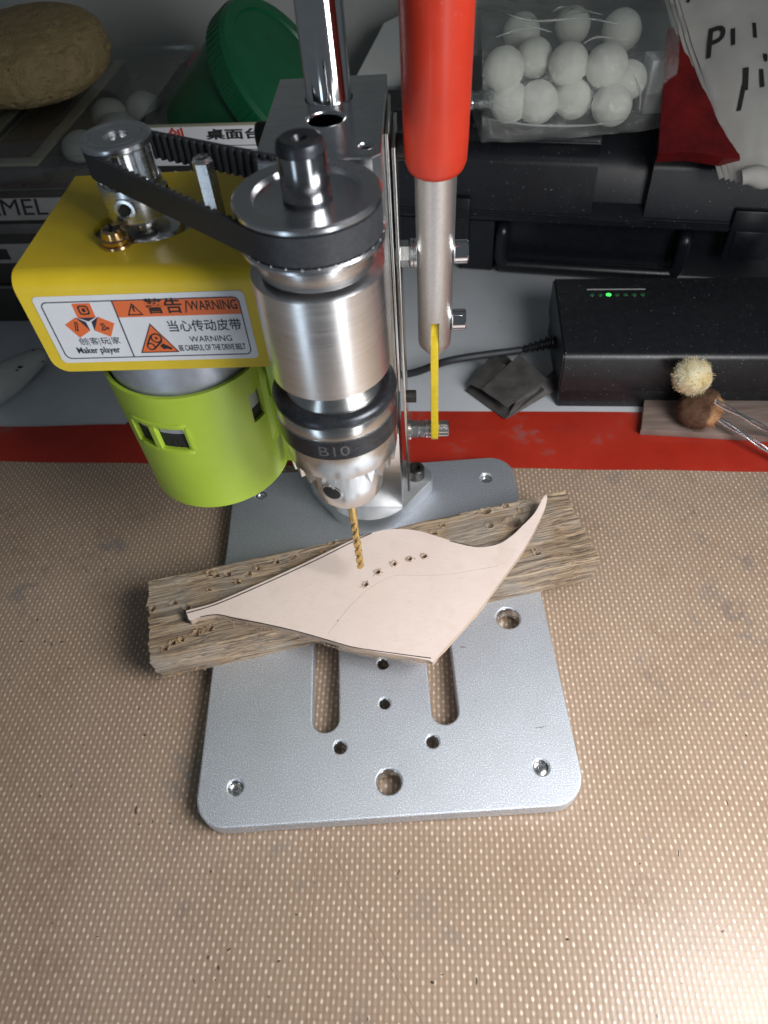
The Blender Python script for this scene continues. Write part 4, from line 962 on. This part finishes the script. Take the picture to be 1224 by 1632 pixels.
def film(haze=.11, name='clear_film', ior=1.42, bd=.35):
    m = material(name, (0.9, 0.93, 0.92), 0.12); nt = m.node_tree; b_ = B(m)
    tr_ = N(m, 'ShaderNodeBsdfTransparent'); tr_.inputs['Color'].default_value = (0.90, 0.92, 0.91, 1)
    gl = N(m, 'ShaderNodeBsdfGlossy'); gl.inputs['Roughness'].default_value = 0.06
    df = N(m, 'ShaderNodeBsdfDiffuse'); df.inputs['Color'].default_value = (0.55, 0.58, 0.57, 1)
    v = coords(m); f = noise_tex(m, v, 0.75, 7, 0.62); f = math_node(m, 'ABSOLUTE', math_node(m, 'SUBTRACT', f, 0.5)); bp = N(m, 'ShaderNodeBump'); bp.inputs['Strength'].default_value = 0.9; bp.inputs['Distance'].default_value = bd; L(m, f, bp.inputs['Height'])
    L(m, bp.outputs['Normal'], gl.inputs['Normal'])
    fr = N(m, 'ShaderNodeLayerWeight'); fr.inputs['Blend'].default_value = 0.5; L(m, bp.outputs['Normal'], fr.inputs['Normal'])
    frf = math_node(m, 'ADD', math_node(m, 'MULTIPLY', math_node(m, 'POWER', fr.outputs['Facing'], 4.0), ior-1), 0.075)
    s1 = N(m, 'ShaderNodeMixShader'); s1.inputs[0].default_value = haze; L(m, tr_.outputs[0], s1.inputs[1]); L(m, df.outputs[0], s1.inputs[2])
    s2 = N(m, 'ShaderNodeMixShader'); L(m, frf, s2.inputs[0]); L(m, s1.outputs[0], s2.inputs[1]); L(m, gl.outputs[0], s2.inputs[2])
    L(m, s2.outputs[0], nt.nodes['Material Output'].inputs['Surface']); return m
m_film = film()
lo = Vector((min(p.x for p in bpos), min(p.y for p in bpos), 9.2)); hi = Vector((max(p.x for p in bpos), max(p.y for p in bpos), max(p.z for p in bpos)))
bc = (lo+hi)/2; bm = bmesh.new()
bmesh.ops.create_cube(bm, size=2); bmesh.ops.subdivide_edges(bm, edges=bm.edges, cuts=26, use_grid_fill=True)
hx_, hy2 = (hi.x-lo.x)/2+1.75, (hi.y-lo.y)/2+1.6
for v in bm.verts:
    x, y, z = v.co; t = (z+1)/2
    k = 1-.20*max(0, abs(x)-.6)-.12*max(0, abs(y)-.6); pinch = 1-.55*t**3
    w = .22*fnoise(x*2.2+4, y*2.2, z*2.2, 5)-.30*abs(fnoise(x*3.1, y*2.0+2, z*3.1, 3))
    v.co = Vector((bc.x+x*hx_*(1+.03*w), bc.y+y*hy2*k*pinch+w*.9, 9.23+t*(hi.z-9.2+2.6)*(1+.04*math.sin(x*5))+(w*.8 if t > .05 else 0)))
bag = obj('plastic_bag', bm, m_film, None, 80); tag(bag, 'crinkled clear plastic bag holding white felt balls on the black case', 'bag')

from mathutils.bvhtree import BVHTree
bvb = BVHTree.FromPolygons([v.co.copy() for v in bag.data.vertices], [tuple(p.vertices) for p in bag.data.polygons])
m_glint = film(.45, 'glint_film'); random.seed(17)
glint_lines = [((800, 20), (850, 34), (930, 30), (990, 40)), ((790, 60), (840, 44), (880, 52)), ((930, 70), (950, 60), (985, 62)), ((1010, 120), (1020, 150), (1018, 180)), ((775, 190), (850, 200), (940, 200), (1000, 190)), ((880, 20), (900, 12), (960, 24))]
for fl_ in glint_lines:                                             # pale tubes laid on the film to stand in for glints along folds
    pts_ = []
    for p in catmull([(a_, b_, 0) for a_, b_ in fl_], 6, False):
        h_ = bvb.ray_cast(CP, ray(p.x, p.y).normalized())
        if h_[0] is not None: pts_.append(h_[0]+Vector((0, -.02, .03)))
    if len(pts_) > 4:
        b_ = bmesh.new(); tube(b_, pts_, [.018+.05*math.sin(math.pi*i/(len(pts_)-1)) for i in range(len(pts_))], 6); obj('fold_glint', b_, m_glint, bag, 60)

# small shiny fitting seen between the red grip and the bag
bm = bmesh.new(); q = pz(758, 168, 9.6); lathe(bm, [(0, 0), (.5, 0), (.6, .2), (.6, 2.6), (.45, 2.8), (0, 2.8)], 20, axis_frame(q-Vector((1.0, 0, -.2)), (1, -.2, .05)))
for k in range(3): lathe(bm, [(.6, .5+k*.7), (.72, .55+k*.7), (.72, .8+k*.7), (.6, .85+k*.7)], 20, axis_frame(q-Vector((1.0, 0, -.2)), (1, -.2, .05)))
tag(obj('metal_fitting', bm, m_chrome), 'small shiny threaded metal fitting lying left of the bag', 'fitting')

# ------------------------------------------------------------------ red packet, white card and printed paper at the right
m_redpack = varied('red_plastic_pack', (0.07, 0.004, 0.005), (0.21, 0.010, 0.010), 0.45, 0.2, bscale=1.2, bstr=0.4, bdist=0.2)
p0, p1_, p2_, p3 = pz(1047, 252, 8.9), pz(1176, 262, 8.9), pyy(1150, 50, 33.5), pyy(1062, 55, 33)
def slab(name, quad, th, mat_, nu=10, nv=10, amp=0.0, seed=0, parent=None, shape=None):
    """bent sheet of real thickness spanned by four corners (bottom left, bottom right, top right, top left)"""
    b_ = bmesh.new(); a, b, c, d_ = quad; nrm = (b-a).cross(d_-a).normalized(); g1, g2 = [], []
    for i in range(nu+1):
        r1_, r2_ = [], []
        for j in range(nv+1):
            u, v = i/nu, j/nv; p = a.lerp(b, u).lerp(d_.lerp(c, u), v)
            off_ = amp*fnoise(u*2.2+seed, v*2.2, seed)+(shape(u, v) if shape else 0)
            r1_.append(b_.verts.new(p+nrm*(off_+th/2))); r2_.append(b_.verts.new(p+nrm*(off_-th/2)))
        g1.append(r1_); g2.append(r2_)
    for i in range(nu):
        for j in range(nv):
            b_.faces.new((g1[i][j], g1[i+1][j], g1[i+1][j+1], g1[i][j+1])); b_.faces.new((g2[i][j+1], g2[i+1][j+1], g2[i+1][j], g2[i][j]))
    for i in range(nu):
        b_.faces.new((g1[i+1][0], g1[i][0], g2[i][0], g2[i+1][0])); b_.faces.new((g1[i][nv], g1[i+1][nv], g2[i+1][nv], g2[i][nv]))
    for j in range(nv):
        b_.faces.new((g1[0][j], g1[0][j+1], g2[0][j+1], g2[0][j])); b_.faces.new((g1[nu][j+1], g1[nu][j], g2[nu][j], g2[nu][j+1]))
    return obj(name, b_, mat_, parent, 60)
pk = slab('red_packet', (p0, p1_, p2_, p3), .9, m_redpack, 14, 14, .12, 4, shape=lambda u, v: .35*math.sin(math.pi*u)*(1-v*.5))
tag(pk, 'glossy red plastic packet standing on the case beside the printed paper', 'packet')
bm = bmesh.new(); q0, q1 = pz(1022, 190, 9.25), pz(1056, 192, 9.25)
box(bm, q0.x+.3, q1.x+.3, q0.y+.8, q0.y+2.6, 9.21, 12.4, bevel=.04); tag(obj('white_card_box', bm, m_white), 'small white card box between the bag and the red packet', 'box')

m_news = varied('newsprint', (0.42, 0.41, 0.39), (0.50, 0.49, 0.46), 0.5, 0.85, bscale=3, bstr=0.1)
nb = [pz(1180, 284, 8.6), pz(1300, 268, 8.6), pyy(1330, -60, 34.0), pyy(1082, -30, 34.0)]
paper = thing('printed_paper', 'folded wad of printed paper with black letters at the right edge', 'paper', (nb[0].x+2, nb[0].y+4, 8.6))
def bulge(u, v): return 1.1*math.sin(math.pi*min(1, u*1.1))*(1-.4*v)-.5*math.exp(-(u/.12)**2)+.16*fnoise(u*5, v*5, 3)
for k in range(4):
    sh = Vector((-.22*k, .30*k, -.06*k)); qd = [c+sh for c in nb]
    slab('paper_sheet', [Vector(c) for c in qd], .05, m_news, 26, 22, .16, 2+k*.15, paper, bulge)
b_ = bmesh.new(); edge0 = nb[0]; 
tube(b_, [nb[0].lerp(nb[1], i/14)+Vector((0, -.10-.45*math.sin(math.pi*i/14), .1+.12*math.sin(i))) for i in range(15)], [.55-.1*math.cos(i) for i in range(15)], 14); obj('paper_fold', b_, m_news, paper, 60)
from mathutils.bvhtree import BVHTree
front = [c for c in paper.children if c.name.startswith('paper_sheet')][0]
bv = BVHTree.FromPolygons([v.co.copy() for v in front.data.vertices], [tuple(p.vertices) for p in front.data.polygons])
for s_, px, py, size, w_, sh in (('P', 1122, 108, 2.5, .85, .12), ('1', 1157, 84, 1.5, 1.1, 0), ('1', 1193, 68, 1.4, 1.1, 0), ('I', 1178, 156, 1.9, 1.3, 0), ('1', 1202, 150, 1.6, 1.1, 0), ("'", 1216, 128, 1.8, 1.2, 0), ('1', 1164, 192, 2.1, .9, .15), ('7', 1090, 14, 1.5, 1.0, .2), ('1', 1122, 6, 1.4, 1.3, 0), ('l', 1158, 2, 1.4, 1.3, 0)):
    hit = bv.ray_cast(CP, ray(px, py).normalized())
    if hit[0] is None: continue
    n_ = hit[1] if hit[1].dot(ray(px, py)) < 0 else -hit[1]
    ax = (CR - n_*CR.dot(n_)).normalized(); ay = n_.cross(ax)
    me = text_mesh(s_, size, frame(hit[0], ax, ay, n_), .0, w_, sh, bold=.03)
    for v in me.vertices:                                          # print follows the sheet's bends
        h2 = bv.ray_cast(v.co+n_*1.5, -n_)
        if h2[0] is not None: v.co = h2[0]+n_*.07
    obj('printed_letter', me, m_ink, paper, 0)

# ------------------------------------------------------------------ slab of wood with two wool daubers
wq = [pz(1022, 684, -.55), pz(1300, 700, -.55), pz(1300, 640, -.55), pz(1030, 610, -.55)]
m_slat = varied('grey_brown_slat', (0.16, 0.115, 0.095), (0.27, 0.21, 0.18), 0.8, 0.7, bscale=6, bstr=0.25, stretch=(.4, 3, 1))
bm = bmesh.new(); prism(bm, [(p.x, p.y) for p in wq], TABLE-.02, -.55, bevel=.04); tag(obj('wooden_board', bm, m_slat), 'thin grey-brown wooden board on the red mat border by the charger', 'board')
m_dirty = varied('yellowed_wool', (0.66, 0.63, 0.47), (0.62, 0.47, 0.20), 0.8, 0.95, bscale=8, bstr=0.5, bdist=0.08, Sheen_Weight=.3)
def wool_brown():
    m = varied('dyed_wool', (0.09, 0.045, 0.025), (0.13, 0.065, 0.035), 3, 0.95, bscale=8, bstr=0.5, bdist=.08); v = coords(m)
    sp = N(m, 'ShaderNodeSeparateXYZ'); L(m, v, sp.inputs[0]); f = math_node(m, 'ADD', math_node(m, 'SUBTRACT', math_node(m, 'MULTIPLY', sp.outputs['X'], .55), math_node(m, 'MULTIPLY', sp.outputs['Y'], .35)), math_node(m, 'MULTIPLY', noise_tex(m, v, 1.6, 4), .5))
    base_ = B(m).inputs['Base Color'].links[0].from_socket
    L(m, mixc(m, ramp(m, f, [(0.60, 0.0), (0.78, 1.0)]), base_, (0.46, 0.25, 0.12)), B(m).inputs['Base Color']); return m
def dauber(px, py, yd, r, mat_, hpx, lb, seed):
    p = pyy(px, py, yd); z = p.z; t = thing('wool_dauber', lb, 'dauber', (p.x, p.y, z-r), 'wool daubers on the board')
    b_ = fuzzy_ball(r, seed, (1.0, .95, .95), 4, .10)
    if True: bmesh.ops.translate(b_, verts=b_.verts, vec=(0, 0, 0))
    o = obj('wool_head', b_, mat_, t, 60); o.location = Vector((0, 0, r))
    b_ = bmesh.new(); random.seed(seed)
    for _ in range(700):
        n_ = Vector((random.gauss(0, 1), random.gauss(0, 1), random.gauss(0, 1))).normalized(); s0 = n_*r*.95; e0 = n_*r*random.uniform(1.02, 1.14)+Vector((random.uniform(-.08, .08), random.uniform(-.08, .08), 0))
        tube(b_, [s0, e0], [.016, .006], 3, False)
    o = stuff(obj('wool_fuzz', b_, mat_, t, 0)); o.location = Vector((0, 0, r))
    q = [pz(*hpx[0], z-.1), pz(*hpx[1], -.42)]; b_ = bmesh.new()
    for s_ in (-1, 1): tube(b_, [q[0].lerp(q[1], i/10)+Vector((.05*s_, .09*s_, .05*math.sin(i*1.4)*s_)) for i in range(11)], .075, 8)
    obj('wire_handle', b_, m_zinc, t, 60)
dauber(1103, 600, 12.25, 1.05, m_dirty, ((1140, 640), (1262, 706)), 'wool dauber with a cream and yellow-stained head', 21)
dauber(1116, 652, 11.9, 1.26, wool_brown(), ((1145, 668), (1262, 742)), 'wool dauber with a dark brown and tan head', 33)

# ------------------------------------------------------------------ scraps of black sheet by the cord
m_scrap = varied('grey_black_sheet', (0.045, 0.043, 0.042), (0.085, 0.080, 0.078), 1.5, 0.55, bscale=10, bstr=0.25)
scr_ = thing('folded_scrap', 'folded scrap of dark grey sheet lying next to the charger cord', 'scrap', pz(825, 620, DESK))
def spz(px, py, h): return pz(px, py, DESK+h)
slab('fold_flap', (spz(742, 622, .15), spz(805, 668, .15), spz(868, 622, 1.0), spz(800, 562, .9)), .06, m_scrap, 8, 8, .12, 3, scr_)
slab('fold_flap', (spz(768, 620, 1.0), spz(808, 650, .9), spz(872, 604, 1.55), spz(828, 565, 1.75)), .06, m_scrap, 8, 8, .10, 5, scr_)
slab('fold_flap', (spz(806, 668, .12), spz(822, 640, .9), spz(884, 590, 1.3), spz(916, 604, .9)), .06, m_scrap, 8, 8, .12, 7, scr_)
slab('fold_flap', (spz(748, 612, .8), spz(770, 622, .9), spz(806, 582, 1.5), spz(782, 566, 1.3)), .06, m_scrap, 8, 8, .06, 9, scr_)

# ------------------------------------------------------------------ left: storage boxes, sponge, green tub, carton
SB = T(-23.9, 28.6, 0) @ Matrix.Rotation(R(-7), 4, 'Z')
m_darkbox = varied('dark_drawer', (0.030, 0.026, 0.022), (0.050, 0.045, 0.038), 1, 0.45, bscale=10, bstr=0.05)
m_smoke = varied('smoky_plastic', (0.10, 0.10, 0.10), (0.15, 0.15, 0.145), 0.5, 0.30, bscale=1.5, bstr=0.08)
m_card = varied('grey_card', (0.30, 0.30, 0.29), (0.37, 0.37, 0.36), 0.8, 0.7)
x0_, x1_ = -14.0, 9.3
def sbox(name, lb, z0, z1, mat_, x1=x1_, d=20.0, y0=0.0, cat='box'):
    t = thing(name, lb, cat, SB @ Vector((-2, 8, z0)), 'boxes stacked behind the yellow bracket')
    b_ = bmesh.new(); box(b_, x0_, x1, y0, d, z0, z1, SB, .12); body = obj('box_body', b_, mat_, t); return t, body
t1_, bd = sbox('storage_box', 'dark storage box at the bottom of the stack', DESK+.003, 2.0, m_darkbox)
b_ = bmesh.new(); box(b_, x0_, x1_, -.10, 0, 1.75, 1.98, SB, .04); obj('box_rim', b_, m_smoke, t1_)
t2_, bd = sbox('storage_box', 'dark box with a small white label, second in the stack', 2.02, 5.9, m_darkbox, y0=.15)
b_ = bmesh.new(); box(b_, x0_+1, 1.6, .04, .16, 3.75, 5.2, SB, .01); lbx = obj('box_label', b_, m_card, t2_)
b_ = bmesh.new(); box(b_, -2.4, -1.0, -.0, .05, 4.05, 4.85, SB, .01); obj('label_mark', b_, m_ink, lbx)
t3_, bd = sbox('storage_box', 'box with a white name strip, third in the stack', 5.92, 8.9, m_darkbox, y0=.1)
b_ = bmesh.new(); box(b_, x0_, 5.2, -.0, .12, 6.95, 8.45, SB, .01); nst = obj('name_strip', b_, m_card, t3_)
me = text_mesh('AMEL', 1.6, SB @ T(-1.3, -.01, 7.0) @ Matrix.Rotation(R(90), 4, 'X'), .01, 1.18, .15, bold=0); obj('name_letters', me, m_ink, nst, 0)
b_ = bmesh.new(); box(b_, x0_, 2.5, -.05, .12, 6.0, 6.7, SB, .01); obj('grey_strip', b_, m_smoke, t3_)
# top box: clear plastic with packets and cotton balls inside
clear = thing('clear_box', 'low clear plastic box on top of the stack beside the sponge', 'box', SB @ Vector((-2, 8, 8.92)), 'boxes stacked behind the yellow bracket')
b_ = bmesh.new()
for bx in ((x0_, x1_, 0, .12, 8.92, 11.0), (x0_, x1_, 19.9, 20, 8.92, 11.0), (x0_, x0_+.12, .12, 19.9, 8.92, 11.0), (x1_-.12, x1_, .12, 19.9, 8.92, 11.0)): box(b_, *bx, SB, .02)
m_clear = film(.015, 'clear_box_plastic', 1.25, .02)
obj('box_wall', b_, m_clear, clear)
b_ = bmesh.new(); box(b_, x0_-.1, x1_+.1, -.1, 20.1, 11.02, 11.16, SB, .05); cl = obj('box_lid', b_, m_clear, clear)
b_ = bmesh.new(); box(b_, x0_, x1_, 0.13, 19.9, 8.92, 9.0, SB); obj('box_floor', b_, m_smoke, clear)
m_brownstrip = varied('dark_brown_strap', (0.035, 0.018, 0.010), (0.06, 0.032, 0.018), 1, .5); m_beige = varied('beige_backing', (0.30, 0.27, 0.20), (0.36, 0.33, 0.25), 1, .7)
for k, (xa, xb, lb) in enumerate(((-.6, 3.6, 'dark strap on beige backing in the clear box, nearest the cotton balls'), (-5.6, -1.4, 'dark strap on beige backing in the clear box, below the sponge'))):
    t = thing('strap_packet', lb, 'packet', SB @ Vector(((xa+xb)/2, 9, 9.02)), 'strap packets in the clear box')
    b_ = bmesh.new(); box(b_, xa, xb, .6, 19, 10.25, 10.45, SB, .02); obj('backing_card', b_, m_beige, t)
    b_ = bmesh.new(); box(b_, xa, xb, .8, 18.8, 9.02, 10.24, SB, .02); obj('packet_base', b_, m_darkbox, t)
    b_ = bmesh.new(); box(b_, xa+.7, xb-.7, 1.4, 18.2, 10.46, 10.8, SB, .08); obj('strap', b_, m_brownstrip, t)
m_cotton = varied('cotton', (0.42, 0.42, 0.40), (0.50, 0.50, 0.48), 1, .95, bscale=5, bstr=.4)
for k, (x, y, r, lb) in enumerate(((5.2, 4.0, .95, 'nearest'), (6.9, 6.8, .95, 'middle'), (5.3, 9.4, .95, 'farthest left'), (7.6, 10.4, .95, 'farthest right'))):
    b_ = fuzzy_ball(r, 50+k*2.2, (1.35, 1.5, 1.0), 3, .08); o = obj('cotton_ball', b_, m_cotton, None, 60); o.location = SB @ Vector((x, y, 9.98)); tag(o, 'pale cotton ball inside the clear box, %s of four' % lb, 'ball', 'cotton balls in the clear box')
# natural sponge
def sponge_mat():
    m = varied('natural_sponge', (0.25, 0.185, 0.085), (0.33, 0.25, 0.125), 1.4, 0.95, bscale=7, bstr=.9, bdist=.15); v = coords(m)
    p = ramp(m, noise_tex(m, v, 1.5, 3), [(0.66, 0.0), (0.72, 1.0)]); base_ = B(m).inputs['Base Color'].links[0].from_socket
    L(m, mixc(m, math_node(m, 'MULTIPLY', p, .7), base_, (0.12, .06, .03)), B(m).inputs['Base Color']); return m
sp_c = pz(48, 88, 13.6)
b_ = bmesh.new(); bmesh.ops.create_icosphere(b_, subdivisions=6, radius=1.0)
for v in b_.verts:
    n_ = v.co.normalized(); k = 1+.03*fnoise(n_.x*1.5, n_.y*1.5, n_.z*1.5, 2)+.012*fnoise(n_.x*14, n_.y*14, n_.z*14)-.05*max(0, fnoise(n_.x*9+3, n_.y*9, n_.z*9)-.28)*2
    v.co = Vector((n_.x*5.6*k, n_.y*5.0*k, math.copysign(abs(n_.z)**.7, n_.z)*2.3*k))
spo = obj('bath_sponge', b_, sponge_mat(), None, 80); spo.location = sp_c; spo.rotation_euler = (R(6), R(-4), R(20)); tag(spo, 'yellow-brown oval sponge on top of the storage boxes', 'sponge')

# green tub leaning on its side
m_gtub = varied('green_plastic', (0.005, 0.085, 0.034), (0.007, 0.11, 0.044), 0.5, 0.32, rvar=.08)
gc = pyy(455, 116, 33.0); gn = Vector((.76, -.30, .58)).normalized()
GM = axis_frame(gc, gn) @ Matrix.Diagonal((1.16, 1.16, 1.16, 1)); tub = thing('green_tub', 'green plastic tub with a screw lid leaning behind the belt', 'tub', gc-gn*4)
b_ = bmesh.new(); lathe(b_, [(0, -7.2), (2.9, -7.2), (3.3, -6.9), (3.95, -1.5), (3.95, -1.25), (0, -1.25)], 64, GM); obj('tub_body', b_, m_gtub, tub, 40)
b_ = bmesh.new(); lathe(b_, [(4.15, -1.5), (4.25, -1.45), (4.25, -.25), (4.10, 0), (3.55, .02), (3.45, -.12), (0, -.12)], 90, GM); tl = obj('tub_lid', b_, m_gtub, tub, 30)
b_ = bmesh.new()
for k in range(72):
    a = 2*math.pi*k/72; box(b_, -.03, .05, -.07, .07, -1.4, -.35, GM @ Matrix.Rotation(a, 4, 'Z') @ T(4.25, 0, 0))
obj('lid_ribs', b_, m_gtub, tl, 0)
tub_support_z = min((GM @ Vector((3.3*math.cos(t), 3.3*math.sin(t), -7))).z for t in (i*.1 for i in range(63)))
# box under the tub
b_ = bmesh.new(); q = Vector((gc.x-2.2, gc.y+1.5, 0)); box(b_, q.x-6.5, q.x+4.5, q.y-3.0, q.y+7, DESK+.003, tub_support_z+.25, bevel=.15); tag(obj('black_box', b_, m_darkbox), 'plain black box under the green tub, behind the drill press', 'box')
# pink-red scrap between the clear box and the tub
b_ = bmesh.new(); pa, pb = pyy(300, 150, 37), pyy(338, 70, 38)
tube(b_, [pa.lerp(pb, i/8)+Vector((.15*math.sin(i), 0, 0)) for i in range(9)], [.55, .7, .75, .7, .75, .7, .6, .5, .3], 12); tag(obj('pink_tube', b_, varied('pink_plastic', (.42, .06, .09), (.5, .12, .14), 1, .4)), 'pinkish red plastic tube between the clear box and green tub', 'tube')
b_ = bmesh.new(); pa = pyy(300, 200, 34); box(b_, pa.x-3.4, pa.x+1.2, pa.y-.5, pa.y+14, DESK+.003, pa.z, bevel=.1); tag(obj('grey_box', b_, m_smoke), 'grey box between the clear box stack and green tub', 'box')

# printed carton standing behind the bracket
CT = pyy(232, 209, 26.0); CT2 = pyy(428, 193, 25.0)
cx_ = (CT2-CT); cx_.z = 0; cw = cx_.length; cx_.normalize(); cy_ = Vector((0, 0, 1)); CM = frame((CT.x, CT.y, 0), cx_, Vector((-cx_.y, cx_.x, 0)), (0, 0, 1))
ch = (CT.z+CT2.z)/2
carton = thing('product_carton', 'flat printed carton with white, black and red bands behind the belt', 'carton', CM @ Vector((cw/2, 1, DESK)))
b_ = bmesh.new(); box(b_, 0, cw, 0, .45, DESK+.003, ch, CM, .03); obj('carton_body', b_, varied('carton_cream', (.55, .50, .36), (.6, .55, .4), 1, .6), carton)
CF = CM @ frame((0, 0, 0), (1, 0, 0), (0, 0, 1), (0, -1, 0))
def cprint(name, outs, lift, mat_, par): b_ = sheet(outs, .004, 0); bmesh.ops.transform(b_, verts=b_.verts, matrix=CF @ T(0, 0, lift)); return obj(name, b_, mat_, par, 0)
wp = cprint('white_panel', [[(.0, ch-2.2), (cw-.3, ch-2.2), (cw-.3, ch-.02), (0, ch-.02)]], .006, m_white, carton)
bp_ = cprint('black_panel', [[(.0, ch-4.2), (cw-.3, ch-4.2), (cw-.3, ch-2.22), (0, ch-2.22)]], .006, m_ink, carton)
cprint('red_band', [[(.4, ch-4.3), (3.4, ch-4.3), (3.4, ch-3.6), (.4, ch-3.6)]], .012, material('carton_red', (.55, .05, .03), .5), bp_)
def ctext(s_, size, u, v, mat_, par, w_=1.0, bold=0): obj('carton_text', text_mesh(s_, size, CF @ T(u, v, .016), .004, w_, bold=bold), mat_, par, 0)
ctext('创', .85, 1.3, ch-.95, material('print_red', (.6, .05, .03), .5), wp, 1.2, .03); ctext('桌面台钻', .60, 3.6, ch-.80, m_ink, wp, 1.9, .02)
for k in range(3): cprint('print_line', [[(4.0+.3*k, ch-1.12-.25*k), (cw-.9, ch-1.12-.25*k), (cw-.9, ch-1.08-.25*k), (4.0+.3*k, ch-1.08-.25*k)]], .014, m_ink, wp)
ctext('台钻', .9, .6, ch-3.5, m_white, bp_, 1.4, .03)

# pale foam board leaning on the wall behind the column
fb = slab('foam_board', (pyy(560, 140, 44), pyy(760, 140, 44), pyy(760, -30, 49), pyy(612, 40, 49)), .4, varied('foam_board', (.52, .53, .52), (.58, .59, .57), .4, .7), 6, 6, .05, 3)
tag(fb, 'pale grey foam board leaning against the wall between column and handle', 'board')
# white rounded handle on the desk at the far left
wa, wb = pz(-40, 640, DESK+.9), pz(72, 560, DESK+.9)
b_ = bmesh.new(); nn = 24
tube(b_, [wa.lerp(wb, i/nn) for i in range(nn+1)], [(.95+.25*math.sin(i*.2))*math.sqrt(max(.02, 1-max(0, (i-nn+5)/5.2)**2)) for i in range(nn+1)], 24)
wh = obj('plastic_tool', b_, varied('speckled_white_plastic', (.42, .43, .42), (.48, .49, .48), 1.2, .4), None, 60); tag(wh, 'white rounded plastic tool with black specks lying on the desk', 'tool')
for px, py, s in ((32, 585, .16), (53, 558, .10), (68, 576, .08), (27, 590, .1)):
    P_ = pz(px, py, DESK+1.85); b_ = bmesh.new(); bmesh.ops.create_icosphere(b_, subdivisions=2, radius=s); bmesh.ops.scale(b_, verts=b_.verts, vec=(1.3, .8, .45)); bmesh.ops.translate(b_, verts=b_.verts, vec=P_); obj('black_speck', b_, m_ink, wh, 60)
